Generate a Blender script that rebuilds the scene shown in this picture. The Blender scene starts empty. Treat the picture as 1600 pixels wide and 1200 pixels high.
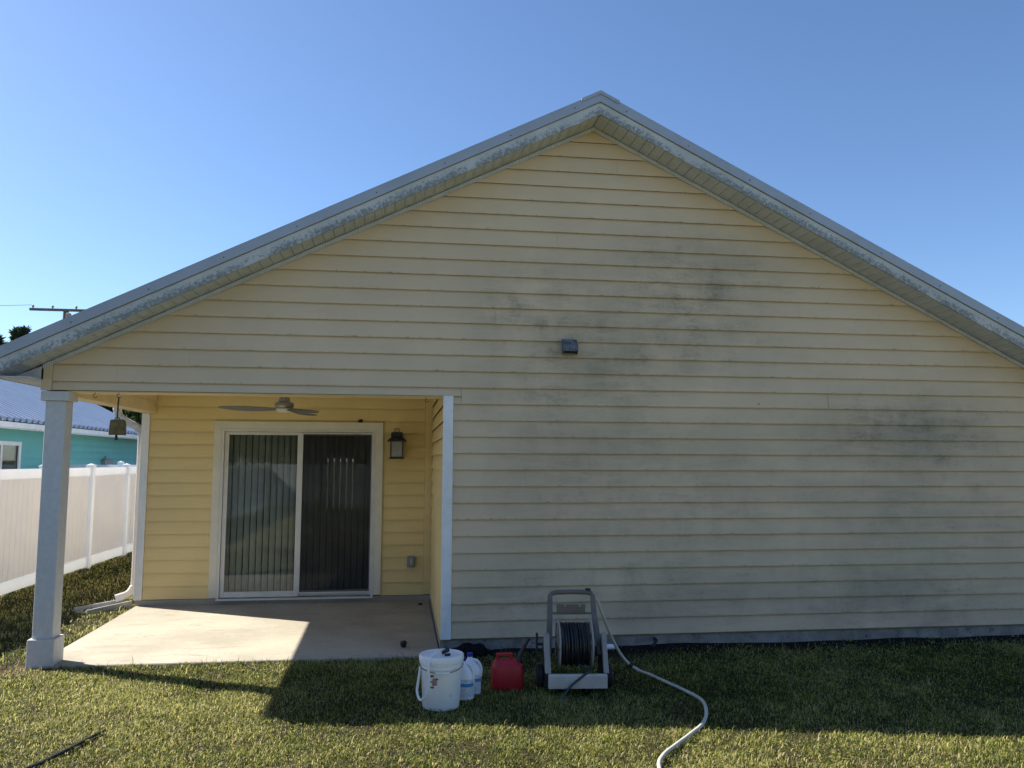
import bpy, bmesh, math, random
import numpy as np
from mathutils import Vector, Matrix
random.seed(7); rng = np.random.default_rng(11)
sc = bpy.context.scene
C = sc.collection
R = math.radians

# ------------------------------------------------------------------ camera, sky, sun, exposure
cam = bpy.data.cameras.new('camera'); cam.sensor_width = 36; cam.lens = 1261.93 / 1600 * 36
cam.clip_start = .05; cam.clip_end = 9000
co = bpy.data.objects.new('camera', cam); C.objects.link(co); sc.camera = co
yaw, pitch, roll = .1378, .0965, .0038
fw = Vector((math.sin(yaw) * math.cos(pitch), math.cos(yaw) * math.cos(pitch), math.sin(pitch)))
r0 = Vector((math.cos(yaw), -math.sin(yaw), 0)); u0 = r0.cross(fw)
rt = math.cos(roll) * r0 + math.sin(roll) * u0; up = -math.sin(roll) * r0 + math.cos(roll) * u0
mw = Matrix((rt, up, -fw)).transposed().to_4x4(); mw.translation = (-.2192, -7.5007, 1.5941)
co.matrix_world = mw

LX, LY = 1.05, -.56                       # how far light travels in x and y for each metre it falls
elev = math.atan(1 / math.hypot(LX, LY)); azim = math.atan2(-LX, -LY)   # azimuth of the sun from +Y towards +X
w = bpy.data.worlds.new('World'); sc.world = w; w.use_nodes = True
nt = w.node_tree; bg = nt.nodes['Background']
sky = nt.nodes.new('ShaderNodeTexSky'); sky.sky_type = 'NISHITA'; sky.sun_disc = False
sky.sun_elevation = elev; sky.sun_rotation = azim
sky.altitude = 0; sky.air_density = .9; sky.dust_density = .45; sky.ozone_density = 6.0
nt.links.new(sky.outputs[0], bg.inputs[0]); bg.inputs[1].default_value = .074
sl = bpy.data.lights.new('sun', 'SUN'); sl.energy = 4.3; sl.angle = R(.5); sl.color = (1, .94, .82)
so = bpy.data.objects.new('sun', sl); C.objects.link(so); so.location = (-30, 20, 40)
so.rotation_euler = Vector((LX, LY, -1)).to_track_quat('-Z', 'Y').to_euler()
sc.view_settings.view_transform = 'Standard'; sc.view_settings.look = 'None'
sc.view_settings.gamma = 1; sc.view_settings.exposure = 1.32

# ------------------------------------------------------------------ helpers
def link(o, parent=None):
    C.objects.link(o)
    if parent: o.parent = parent
    return o
def wloc(o):
    v = Vector((0, 0, 0))
    while o: v += o.location; o = o.parent
    return v
def tag(o, label=None, cat=None, group=None, kind=None):
    for k, v in (('label', label), ('category', cat), ('group', group), ('kind', kind)):
        if v: o[k] = v
    return o
def thing(name, loc, label, cat, group=None):
    return tag(link(bpy.data.objects.new(name, None)), label, cat, group) if not loc else _t(name, loc, label, cat, group)
def _t(name, loc, label, cat, group):
    o = bpy.data.objects.new(name, None); o.location = loc; o.empty_display_size = .1
    return tag(link(o), label, cat, group)
def mesh(name, V, F, mat, parent=None, smooth=False, bevel=0):
    """vertices in world coordinates; the object shares its parent's origin"""
    off = wloc(parent) if parent else Vector((0, 0, 0))
    me = bpy.data.meshes.new(name)
    me.from_pydata([tuple(Vector(v) - off) for v in V], [], F); me.materials.append(mat); me.validate()
    bm = bmesh.new(); bm.from_mesh(me); bmesh.ops.recalc_face_normals(bm, faces=bm.faces)
    if bevel: bmesh.ops.bevel(bm, geom=bm.edges[:], offset=bevel, segments=1, affect='EDGES')
    bm.to_mesh(me); bm.free()
    if smooth:
        me.polygons.foreach_set('use_smooth', [True] * len(me.polygons))
        try: me.set_sharp_from_angle(angle=R(38))
        except Exception: pass
    o = bpy.data.objects.new(name, me)
    return link(o, parent)
BF = [(0, 1, 2, 3), (7, 6, 5, 4), (0, 4, 5, 1), (1, 5, 6, 2), (2, 6, 7, 3), (3, 7, 4, 0)]
def bv(x0, x1, y0, y1, z0, z1):
    return [(x0, y0, z0), (x1, y0, z0), (x1, y1, z0), (x0, y1, z0), (x0, y0, z1), (x1, y0, z1), (x1, y1, z1), (x0, y1, z1)]
def box(name, x0, x1, y0, y1, z0, z1, mat, parent=None, bevel=0):
    return mesh(name, bv(x0, x1, y0, y1, z0, z1), BF, mat, parent, bevel=bevel)
class MB:
    def __init__(s): s.V = []; s.F = []
    def add(s, V, F):
        n = len(s.V); s.V += [tuple(v) for v in V]; s.F += [tuple(i + n for i in f) for f in F]; return s
    def box(s, *a): return s.add(bv(*a), BF)
    def tube(s, pts, rad, seg=8, cap=True, up=None):
        pts = [Vector(p) for p in pts]; n = len(pts)
        rads = rad if isinstance(rad, (list, tuple)) else [rad] * n
        V = []; F = []; prev = None
        for i, p in enumerate(pts):
            t = (pts[min(i + 1, n - 1)] - pts[max(i - 1, 0)]).normalized()
            if prev is None:
                a = Vector((0, 0, 1)) if abs(t.z) < .9 else Vector((1, 0, 0)); prev = t.cross(a).normalized()
            prev = (prev - t * prev.dot(t)).normalized(); b = t.cross(prev)
            for k in range(seg):
                q = 2 * math.pi * k / seg
                V.append(p + rads[i] * (math.cos(q) * prev + math.sin(q) * b))
        for i in range(n - 1):
            for k in range(seg):
                k2 = (k + 1) % seg
                F.append((i * seg + k, i * seg + k2, (i + 1) * seg + k2, (i + 1) * seg + k))
        if cap: F += [tuple(range(seg))[::-1], tuple((n - 1) * seg + k for k in range(seg))]
        return s.add(V, F)
    def lathe(s, c, prof, seg=32, axis='z', cap=True):
        V = []; F = []
        for (r, h) in prof:
            for k in range(seg):
                q = 2 * math.pi * k / seg; a, b = r * math.cos(q), r * math.sin(q)
                V.append({'z': (c[0] + a, c[1] + b, c[2] + h), 'x': (c[0] + h, c[1] + a, c[2] + b), 'y': (c[0] + a, c[1] + h, c[2] + b)}[axis])
        for i in range(len(prof) - 1):
            for k in range(seg):
                k2 = (k + 1) % seg
                F.append((i * seg + k, i * seg + k2, (i + 1) * seg + k2, (i + 1) * seg + k))
        if cap: F += [tuple(range(seg))[::-1], tuple((len(prof) - 1) * seg + k for k in range(seg))]
        return s.add(V, F)
    def build(s, name, mat, parent=None, smooth=False, bevel=0): return mesh(name, s.V, s.F, mat, parent, smooth, bevel)
def curve(pts, n=8):
    """Catmull-Rom through pts"""
    P = [Vector(p) for p in pts]; P = [2 * P[0] - P[1]] + P + [2 * P[-1] - P[-2]]; out = []
    for i in range(1, len(P) - 2):
        for k in range(n):
            t = k / n; a, b, c, d = P[i - 1], P[i], P[i + 1], P[i + 2]
            out.append(.5 * (2 * b + (c - a) * t + (2 * a - 5 * b + 4 * c - d) * t * t + (3 * b - a - 3 * c + d) * t ** 3))
    return out + [P[-2]]

# ------------------------------------------------------------------ materials
class NT:
    def __init__(s, name):
        s.m = bpy.data.materials.new(name); s.m.use_nodes = True; s.t = s.m.node_tree
        s.b = s.t.nodes['Principled BSDF']; s.out = s.t.nodes['Material Output']
    def n(s, typ, **kw):
        o = s.t.nodes.new(typ)
        for k, v in kw.items():
            if k.startswith('i_'):
                key = k[2:]; o.inputs[int(key) if key.isdigit() else key.replace('_', ' ')].default_value = v
            else: setattr(o, k, v)
        return o
    def l(s, a, b): s.t.links.new(a, b)
    def coord(s, which='world', scale=(1, 1, 1), rot=(0, 0, 0)):
        src = s.n('ShaderNodeNewGeometry').outputs['Position'] if which == 'world' else s.n('ShaderNodeTexCoord').outputs[which]
        mp = s.n('ShaderNodeMapping'); mp.inputs['Scale'].default_value = scale; mp.inputs['Rotation'].default_value = rot
        s.l(src, mp.inputs[0]); return mp.outputs[0]
    def noise(s, vec, scale=5, detail=4, rough=.55, dist=0):
        o = s.n('ShaderNodeTexNoise'); o.inputs['Scale'].default_value = scale; o.inputs['Detail'].default_value = detail
        o.inputs['Roughness'].default_value = rough; o.inputs['Distortion'].default_value = dist
        s.l(vec, o.inputs['Vector']); return o.outputs[0]
    def ramp(s, v, a, b, lo=0., hi=1.):
        o = s.n('ShaderNodeMapRange'); o.inputs[1].default_value = a; o.inputs[2].default_value = b; o.inputs[3].default_value = lo; o.inputs[4].default_value = hi
        o.interpolation_type = 'SMOOTHSTEP'; s.l(v, o.inputs[0]); return o.outputs[0]
    def math(s, op, a, b=None, clamp=False):
        o = s.n('ShaderNodeMath', operation=op); o.use_clamp = clamp
        for i, v in enumerate((a, b)):
            if v is None: continue
            if isinstance(v, (int, float)): o.inputs[i].default_value = v
            else: s.l(v, o.inputs[i])
        return o.outputs[0]
    def mix(s, f, a, b, typ='MIX'):
        o = s.n('ShaderNodeMix', data_type='RGBA', blend_type=typ); 
        for i, v in ((0, f), (6, a), (7, b)):
            if isinstance(v, (int, float)): o.inputs[i].default_value = v
            elif isinstance(v, tuple): o.inputs[i].default_value = (*v, 1) if len(v) == 3 else v
            else: s.l(v, o.inputs[i])
        return o.outputs[2]
    def bump(s, h, strength=.2, dist=.01):
        o = s.n('ShaderNodeBump'); o.inputs['Strength'].default_value = strength; o.inputs['Distance'].default_value = dist
        s.l(h, o.inputs['Height']); s.l(o.outputs[0], s.b.inputs['Normal'])
    def col(s, v):
        if isinstance(v, tuple): s.b.inputs['Base Color'].default_value = (*v, 1)
        else: s.l(v, s.b.inputs['Base Color'])
def simple(name, c, rough=.6, var=.12, scale=8, metal=0., bump=.08, bscale=60, spec=.5, dirt=None):
    t = NT(name); v = t.coord('world'); n = t.noise(v, scale, 5)
    lo = tuple(x * (1 - var) for x in c); hi = tuple(min(1, x * (1 + var)) for x in c)
    colr = t.mix(t.ramp(n, .3, .7), lo, hi)
    if dirt:
        d = t.noise(v, dirt[1], 6, .7); colr = t.mix(t.ramp(d, dirt[2], dirt[2] + .12, 0, dirt[3]), colr, dirt[0])
    t.col(colr); t.b.inputs['Roughness'].default_value = rough; t.b.inputs['Metallic'].default_value = metal
    t.b.inputs['Specular IOR Level'].default_value = spec
    t.l(t.ramp(t.noise(v, scale * 2.3, 3), .3, .7, rough * .85, min(1, rough * 1.15)), t.b.inputs['Roughness'])
    if bump: t.bump(t.noise(v, bscale, 3), bump, .004)
    return t.m

def siding(name, c, mildew=0., axis='x'):
    t = NT(name); v = t.coord('world')
    obj = t.n('ShaderNodeObjectInfo').outputs['Random']
    big = t.noise(v, 1.3, 3); colr = t.mix(t.ramp(big, .3, .7), tuple(x * .95 for x in c), tuple(x * 1.04 for x in c))
    colr = t.mix(t.math('MULTIPLY', obj, .10), colr, tuple(x * .75 for x in c))
    sc_ = (1.6, 1.6, 26) if axis == 'x' else (26, 26, 1.6)
    grain = t.noise(t.coord('world', (3, 3, 90)), 3.0, 5, .65, .3)
    if mildew:
        pos = t.n('ShaderNodeNewGeometry').outputs['Position']; total = None
        for (bx, bz, rx, rz, a) in MILDEW:
            mp = t.n('ShaderNodeMapping'); mp.inputs['Location'].default_value = (-bx / rx, 0, -bz / rz); mp.inputs['Scale'].default_value = (1 / rx, 0, 1 / rz)
            t.l(pos, mp.inputs[0]); ln = t.n('ShaderNodeVectorMath', operation='LENGTH'); t.l(mp.outputs[0], ln.inputs[0])
            g = t.ramp(ln.outputs['Value'], 0, 1.25, a, 0); total = g if total is None else t.math('ADD', total, g)
        streak = t.noise(t.coord('world', (1.5, 1, 6.5)), 1.5, 6, .62, .6)
        brd = t.noise(t.coord('world', (2.2, 1, 1.2)), 2.0, 5, .6, .4)
        fine = t.noise(t.coord('world', (9, 1, 22)), 2.2, 5, .7)
        m = t.math('MULTIPLY', t.ramp(streak, .24, .80), t.ramp(brd, .22, .76))
        m = t.math('MULTIPLY', m, t.ramp(fine, .25, .72, .35, 1.25))
        m = t.math('MULTIPLY', m, total, True)
        film = t.math('MULTIPLY', t.ramp(t.noise(t.coord('world', (.8, 1, 1.6)), .9, 4), .3, .72), t.math('ADD', t.math('MULTIPLY', total, .58), .14), True)
        colr = t.mix(film, colr, (.37, .335, .235))
        colr = t.mix(t.math('MULTIPLY', m, mildew, True), colr, (.15, .135, .095))
        # dark spots that gather at the lower lip of each board
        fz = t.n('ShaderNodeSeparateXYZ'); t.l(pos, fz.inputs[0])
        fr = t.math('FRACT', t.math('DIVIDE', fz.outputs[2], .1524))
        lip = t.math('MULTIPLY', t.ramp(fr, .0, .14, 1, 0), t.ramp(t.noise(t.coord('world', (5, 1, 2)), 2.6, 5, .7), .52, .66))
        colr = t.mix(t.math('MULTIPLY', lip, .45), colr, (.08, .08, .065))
        vo = t.n('ShaderNodeTexVoronoi'); vo.inputs['Scale'].default_value = 2.1; t.l(t.coord('world', (1, 0, 1)), vo.inputs['Vector'])
        cs_ = t.n('ShaderNodeSeparateXYZ'); t.l(vo.outputs['Color'], cs_.inputs[0])
        colr = t.mix(t.math('MULTIPLY', t.ramp(vo.outputs['Distance'], .014, .022, .9, 0), t.math('GREATER_THAN', cs_.outputs[0], .55)), colr, (.04, .035, .03))
    t.col(t.mix(t.ramp(grain, .35, .7, 0, .14), colr, tuple(x * .55 for x in c)))
    t.b.inputs['Roughness'].default_value = .62; t.b.inputs['Specular IOR Level'].default_value = .35
    t.bump(grain, .22, .004)
    return t.m
MILDEW = [(1.0, 3.1, .75, .55, .95), (2.6, 3.35, 1.1, .65, 1.15), (2.3, 2.7, 1.5, .5, .75), (4.9, 1.9, 1.3, .5, 1.2), (4.8, .25, 1.7, .40, .95), (3.2, 1.1, 2.6, 1.3, .42),
          (1.3, 2.3, 1.2, .8, .6), (.8, .3, .9, .5, .65), (1.7, 1.3, 1.6, .9, .45), (5.3, 1.1, 1.2, .7, .55), (2.2, .3, 1.6, .4, .55)]
CREAM = (.775, .602, .398)
m_siding = siding('mildewed_cream_siding', CREAM, .95)
m_porch = siding('siding_warm_lit', (.84, .65, .305))  # same paint as the cream walls, with warm porch bounce light put into the colour
m_lap_shade = simple('lap_underside_shade', (.075, .065, .05), .9, .2, 20)  # dark colour standing for the shade line under each lap
m_siding2 = siding('cream_siding', CREAM)
m_teal = siding('teal_siding', (.17, .50, .46))
m_trim = simple('white_trim_paint', (.86, .86, .84), .5, .06, 6, dirt=((.35, .34, .3), 9, .62, .5))
m_beam = simple('yellow_beam_paint', (.84, .67, .38), .55, .06, 5)
m_post = simple('grey_white_post_paint', (.62, .615, .60), .5, .05, 22, bump=.3, bscale=90, dirt=((.30, .30, .29), 40, .64, .35))
m_doortrim = simple('cream_door_trim', (.72, .68, .56), .5, .05, 6)
m_vinyl = simple('white_vinyl', (.78, .77, .72), .4, .04, 3, bump=.03, dirt=((.5, .46, .36), 4, .6, .35))
def vinyl_mat():
    t = NT('white_vinyl_sheet'); v = t.coord('world'); c = t.mix(t.ramp(t.noise(v, 3, 4), .3, .7), (.82, .87, .94), (.86, .90, .95))
    c = t.mix(t.ramp(t.noise(v, 4, 6, .7), .6, .72, 0, .25), c, (.5, .46, .36)); t.col(c); t.b.inputs['Roughness'].default_value = .4
    tl = t.n('ShaderNodeBsdfTranslucent'); t.l(c, tl.inputs[0]); mx = t.n('ShaderNodeMixShader'); mx.inputs[0].default_value = .38
    t.l(t.b.outputs[0], mx.inputs[1]); t.l(tl.outputs[0], mx.inputs[2]); t.l(mx.outputs[0], t.out.inputs[0]); return t.m
m_vinyl = vinyl_mat()
m_dframe = simple('aluminium_door_frame', (.66, .66, .63), .4, .05, 8)
m_black = simple('black_metal', (.018, .018, .02), .42, .2, 10)
m_rubber = simple('black_rubber', (.02, .02, .022), .7, .25, 20)
m_dark = simple('dark_room', (.05, .05, .055), .9, .1)
m_soil = simple('dark_soil', (.035, .027, .02), .95, .4, 20, bump=.8, bscale=90)
m_tree = simple('bark', (.10, .075, .055), .9, .3, 6, bump=.6, bscale=25)
m_wood = simple('weathered_pole', (.14, .12, .10), .9, .2, 5)
m_grey_metal = simple('grey_roof_metal', (.40, .425, .46), .42, .05, 3, metal=.25, bump=.02)
m_nickel = simple('brushed_fan_metal', (.33, .32, .30), .38, .05, 10, metal=.6, bump=.02)
m_blade = simple('grey_fan_blade', (.20, .20, .20), .5, .08, 10, bump=.04)
m_opal = simple('opal_diffuser', (.8, .78, .72), .35, .02, 4, bump=0)
m_red = simple('red_plastic', (.42, .014, .026), .42, .1, 12, bump=.05)
m_white_plastic = simple('white_bucket_plastic', (.86, .86, .85), .38, .05, 6, bump=.03, dirt=((.42, .40, .35), 11, .6, .45))
m_jug = simple('white_jug_plastic', (.86, .87, .89), .32, .03, 6, bump=.02)
m_bluecap = simple('blue_cap', (.01, .03, .30), .4, .05, 8)
m_reel = simple('taupe_reel_plastic', (.15, .135, .112), .5, .1, 9, bump=.06, dirt=((.16, .15, .13), 13, .58, .5))
m_reel_lt = simple('light_reel_plastic', (.31, .29, .26), .48, .08, 9, bump=.06, dirt=((.2, .19, .17), 13, .58, .55))
m_hose_w = simple('beige_hose', (.55, .53, .45), .5, .08, 14, bump=.05, dirt=((.25, .23, .18), 16, .6, .6))
m_hose_g = simple('dark_green_hose', (.02, .05, .05), .5, .2, 14)
m_hose_b = simple('black_hose', (.016, .02, .024), .4, .3, 14)
m_bell = simple('rusted_bell', (.20, .15, .055), .75, .3, 18, metal=.3, bump=.5, bscale=45)
m_wire = simple('dark_wire', (.06, .055, .05), .5, .2, 20, metal=.6)
m_grey_box = simple('grey_box_plastic', (.27, .26, .25), .5, .1, 30)
m_block = simple('grey_splash_block', (.36, .36, .36), .85, .15, 18, bump=.4)
m_debris = simple('dry_debris', (.03, .022, .018), .9, .4, 40, bump=.8)
m_downspout = simple('white_downspout', (.62, .62, .60), .4, .05, 5)

def found_mat():
    t = NT('foundation_concrete'); v = t.coord('world'); n = t.noise(v, 5, 6, .65)
    c = t.mix(t.ramp(n, .3, .7), (.19, .175, .155), (.37, .34, .305)); d = t.noise(v, 14, 5, .7)
    c = t.mix(t.ramp(d, .55, .7, 0, .75), c, (.05, .05, .05)); t.col(c); t.b.inputs['Roughness'].default_value = .9
    t.bump(t.noise(v, 60, 4), .5, .006); return t.m
m_found = found_mat()
def slab_mat():
    t = NT('broomed_concrete'); v = t.coord('world')
    c = t.mix(t.ramp(t.noise(v, 1.1, 5, .6), .32, .7), (.35, .315, .25), (.50, .455, .365))
    c = t.mix(t.ramp(t.noise(v, 40, 4, .7), .35, .75, 0, .35), c, (.30, .26, .21))
    c = t.mix(t.ramp(t.noise(t.coord('world', (1, 3, 1)), 2.3, 6, .7, .8), .52, .72, 0, .6), c, (.25, .22, .18))
    br = t.noise(t.coord('world', (14, 1.1, 1), (0, 0, R(-8))), 9, 3, .6)
    # thin dark scuffs
    sp = t.noise(t.coord('world', (3, 9, 1)), 4.2, 3, .5, 1.2); c = t.mix(t.ramp(sp, .66, .74, 0, .6), c, (.1, .09, .08))
    # hairline wear: dampness stain along the wall foot
    c = t.mix(t.ramp(br, .4, .8, 0, .25), c, (.30, .26, .2))
    t.col(c); t.b.inputs['Roughness'].default_value = .88; t.bump(br, .5, .003); return t.m
m_slab = slab_mat()
def fascia_mat():
    t = NT('mildewed_white_fascia'); v = t.coord('world')
    uv = t.n('ShaderNodeSeparateXYZ'); t.l(t.n('ShaderNodeNewGeometry').outputs['Position'], uv.inputs[0])
    # height above the lower edge of the sloping board
    d = t.math('ABSOLUTE', t.math('SUBTRACT', uv.outputs[0], 1.617))
    h = t.math('SUBTRACT', uv.outputs[2], t.math('SUBTRACT', 4.885, t.math('MULTIPLY', d, .4976)))
    low = t.ramp(h, .02, .125, 1, .0)
    big = t.ramp(t.noise(t.coord('world', (1, 0, .6)), 1.5, 3), .33, .52)
    spk = t.noise(v, 34, 9, .78, .3)
    thr = t.math('ADD', spk, t.math('MULTIPLY', t.math('MULTIPLY', low, big), .22))
    c = t.mix(t.ramp(t.noise(v, 3, 4), .3, .7), (.50, .52, .52), (.62, .635, .63))
    c = t.mix(t.math('MULTIPLY', t.math('MULTIPLY', low, big), .30), c, (.36, .38, .36))
    c = t.mix(t.ramp(thr, .58, .76, 0, .8), c, (.15, .17, .165))
    t.col(c); t.b.inputs['Roughness'].default_value = .45; t.bump(t.noise(v, 30, 3), .06, .004); return t.m
m_fascia = fascia_mat()
def soffit_mat():
    t = NT('vented_soffit_vinyl'); tc = t.n('ShaderNodeTexCoord').outputs['Object']
    wv = t.n('ShaderNodeTexWave', bands_direction='X'); wv.inputs['Scale'].default_value = 22; wv.inputs['Distortion'].default_value = 0
    t.l(tc, wv.inputs['Vector']); n = t.noise(t.coord('world'), 6, 4)
    c = t.mix(t.ramp(n, .3, .7), (.57, .60, .64), (.67, .70, .74)); c = t.mix(t.ramp(wv.outputs[0], .1, .35, .55, 0), c, (.2, .18, .15))
    t.col(c); t.b.inputs['Roughness'].default_value = .5; t.bump(wv.outputs[0], .5, .004); return t.m
m_soffit = soffit_mat()
def glass_mat(name, tint=(1, 1, 1), r=1.0):
    t = NT(name); t.t.nodes.remove(t.b)
    tr = t.n('ShaderNodeBsdfTransparent'); tr.inputs[0].default_value = (*tint, 1)
    gl = t.n('ShaderNodeBsdfGlossy'); gl.inputs['Roughness'].default_value = .02; gl.inputs[0].default_value = (r, r, r, 1)
    fr = t.n('ShaderNodeFresnel'); fr.inputs[0].default_value = 1.45
    mx = t.n('ShaderNodeMixShader'); t.l(t.math('MULTIPLY', fr.outputs[0], .85, True), mx.inputs[0]); t.l(tr.outputs[0], mx.inputs[1]); t.l(gl.outputs[0], mx.inputs[2])
    t.l(mx.outputs[0], t.out.inputs[0]); return t.m
m_glass = glass_mat('door_glass', (.80, .83, .82))
def frost():
    t = NT('frosted_lantern_glass'); t.t.nodes.remove(t.b); a = t.n('ShaderNodeBsdfTransparent'); d = t.n('ShaderNodeBsdfDiffuse'); d.inputs[0].default_value = (.62, .64, .66, 1); mx = t.n('ShaderNodeMixShader')
    t.l(t.ramp(t.noise(t.coord('world'), 9, 3), .3, .7, .36, .44), mx.inputs[0]); t.l(a.outputs[0], mx.inputs[1]); t.l(d.outputs[0], mx.inputs[2]); t.l(mx.outputs[0], t.out.inputs[0]); return t.m
m_lens = frost()
def screen_mat():
    t = NT('insect_screen'); t.t.nodes.remove(t.b)
    tr = t.n('ShaderNodeBsdfTransparent'); df = t.n('ShaderNodeBsdfDiffuse'); df.inputs[0].default_value = (.045, .045, .047, 1)
    n = t.noise(t.coord('world'), 3, 3); mx = t.n('ShaderNodeMixShader'); t.l(t.ramp(n, .3, .7, .34, .40), mx.inputs[0])
    t.l(tr.outputs[0], mx.inputs[1]); t.l(df.outputs[0], mx.inputs[2]); t.l(mx.outputs[0], t.out.inputs[0]); return t.m
m_screen = screen_mat()
m_slat = simple('grey_blind_slat', (.52, .52, .49), .6, .08, 5, bump=.05)
def attr_mat(name, stops, rough=.6, trans=.25):
    t = NT(name); a = t.n('ShaderNodeAttribute'); a.attribute_name = 'tint'
    cr = t.n('ShaderNodeValToRGB'); el = cr.color_ramp.elements
    el[0].position, el[0].color = stops[0][0], (*stops[0][1], 1); el[1].position, el[1].color = stops[-1][0], (*stops[-1][1], 1)
    for p, c in stops[1:-1]:
        e_ = el.new(p); e_.color = (*c, 1)
    t.l(a.outputs['Fac'], cr.inputs[0]); t.col(cr.outputs[0]); t.b.inputs['Roughness'].default_value = rough
    t.b.inputs['Specular IOR Level'].default_value = .25
    tl = t.n('ShaderNodeBsdfTranslucent'); t.l(cr.outputs[0], tl.inputs[0]); mx = t.n('ShaderNodeMixShader'); mx.inputs[0].default_value = trans
    t.l(t.b.outputs[0], mx.inputs[1]); t.l(tl.outputs[0], mx.inputs[2]); t.l(mx.outputs[0], t.out.inputs[0]); return t.m
m_grass = attr_mat('lawn_blades', [(0, (.012, .026, .006)), (.3, (.06, .095, .016)), (.55, (.29, .33, .05)), (.78, (.60, .55, .17)), (1, (.70, .60, .36))], .55, .5)
m_leaf = attr_mat('tree_leaves', [(0, (.025, .05, .015)), (.6, (.05, .09, .025)), (1, (.10, .13, .04))], .5, .25)
m_needle = attr_mat('pine_needles', [(0, (.03, .05, .02)), (1, (.07, .09, .035))], .6, .2)
def ground_mat():
    t = NT('lawn_ground'); v = t.coord('world')
    c = t.mix(t.ramp(t.noise(v, 30, 5, .7), .3, .7), (.09, .10, .03), (.33, .31, .12))
    c = t.mix(t.ramp(t.noise(v, 1.7, 5, .65), .35, .68), c, (.27, .24, .12))
    p = t.n('ShaderNodeSeparateXYZ'); t.l(t.n('ShaderNodeNewGeometry').outputs['Position'], p.inputs[0])
    # soil and thatch under the standing blades round the house
    th = t.mix(t.ramp(t.noise(v, 60, 5, .75), .35, .7), (.030, .024, .014), (.115, .095, .05))
    near = t.math('MULTIPLY', t.ramp(p.outputs[1], -4.1, -3.7), t.ramp(p.outputs[0], 6.5, 7.0, 1, 0)); c = t.mix(near, c, th)
    # bare dark earth along the foundation, reddish mulch by the post
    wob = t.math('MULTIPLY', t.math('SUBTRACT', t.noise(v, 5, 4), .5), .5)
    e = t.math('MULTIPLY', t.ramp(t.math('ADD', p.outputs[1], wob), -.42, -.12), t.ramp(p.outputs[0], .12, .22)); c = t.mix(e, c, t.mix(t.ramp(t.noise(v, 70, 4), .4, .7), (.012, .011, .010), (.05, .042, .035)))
    mp = t.n('ShaderNodeMapping'); mp.inputs['Location'].default_value = (3.50 / .55, .22 / .3, 0); mp.inputs['Scale'].default_value = (1 / .55, 1 / .3, 0); t.l(t.n('ShaderNodeNewGeometry').outputs['Position'], mp.inputs[0])
    ln = t.n('ShaderNodeVectorMath', operation='LENGTH'); t.l(mp.outputs[0], ln.inputs[0])
    c = t.mix(t.ramp(t.math('ADD', ln.outputs['Value'], wob), .75, 1.15, 1, 0), c, t.mix(t.ramp(t.noise(v, 50, 5, .7), .35, .7), (.06, .035, .025), (.24, .165, .12)))
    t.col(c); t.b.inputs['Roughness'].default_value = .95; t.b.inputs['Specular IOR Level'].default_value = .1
    t.bump(t.noise(v, 45, 5, .7), 1.0, .03); return t.m
m_ground = ground_mat()

# ------------------------------------------------------------------ ground
def sm(a, b, x): 
    t = np.clip((x - a) / (b - a), 0, 1); return t * t * (3 - 2 * t)
def gz(x, y):
    x = np.asarray(x, float); y = np.asarray(y, float)
    z = -.145 + 0 * x
    z = z + .035 * sm(.3, .9, x) * sm(-.55, -.02, y) - .012 * sm(-3.9, -3.3, x) * (1 - sm(.0, .6, x)) * sm(-.8, -.1, y)
    z = z - .07 * (1 - sm(-5.4, -4.0, x)) * (1 - sm(-30, -8, x) * 0)
    z = z + .012 * np.sin(x * 2.1 + 1.3 * np.sin(y * 1.7)) * np.cos(y * 2.6 + x) + .006 * np.sin(7 * x + 2 * y) * np.sin(6 * y - x)
    return z
def G(x, y): return float(gz(x, y))
xs = np.concatenate([[-4000, -1200, -400, -150, -70, -40, -25], np.arange(-16, 10.01, .12), [14, 22, 40, 80, 200, 600, 1500, 4000]])
ys = np.concatenate([[-4000, -1200, -400, -150, -70, -40, -28], np.arange(-22, -4, .5), np.arange(-4, 1.2, .1), np.arange(1.2, 24, .4), [30, 45, 80, 150, 400, 1200, 4000]])
X, Y = np.meshgrid(xs, ys); Z = gz(np.clip(X, -30, 30), np.clip(Y, -30, 40))
nx, ny = len(xs), len(ys)
V = np.stack([X, Y, Z], -1).reshape(-1, 3)
q = (np.arange(ny - 1)[:, None] * nx + np.arange(nx - 1)[None]).ravel()
me = bpy.data.meshes.new('ground'); me.from_pydata(V.tolist(), [], np.stack([q, q + 1, q + nx + 1, q + nx], -1).tolist()); me.materials.append(m_ground)
me.polygons.foreach_set('use_smooth', [True] * len(me.polygons))
go = link(bpy.data.objects.new('ground', me)); tag(go, kind='structure')

# patio slab: a thick sheet that falls towards the lawn
SX0, SX1, SYB, SYF = -3.262, .176, 2.712, -.03
mb = MB(); N = 24
zt_ = lambda y: -.135 + (.030) * (y - SYF) / (SYB - SYF)
mb.add([(SX0, SYF, -.32), (SX1, SYF, -.32), (SX1, SYB, -.32), (SX0, SYB, -.32), (SX0, SYF, zt_(SYF)), (SX1, SYF, zt_(SYF)), (SX1, SYB, zt_(SYB)), (SX0, SYB, zt_(SYB))], BF)
tag(mb.build('patio_slab', m_slab, bevel=.008), kind='structure')

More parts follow.
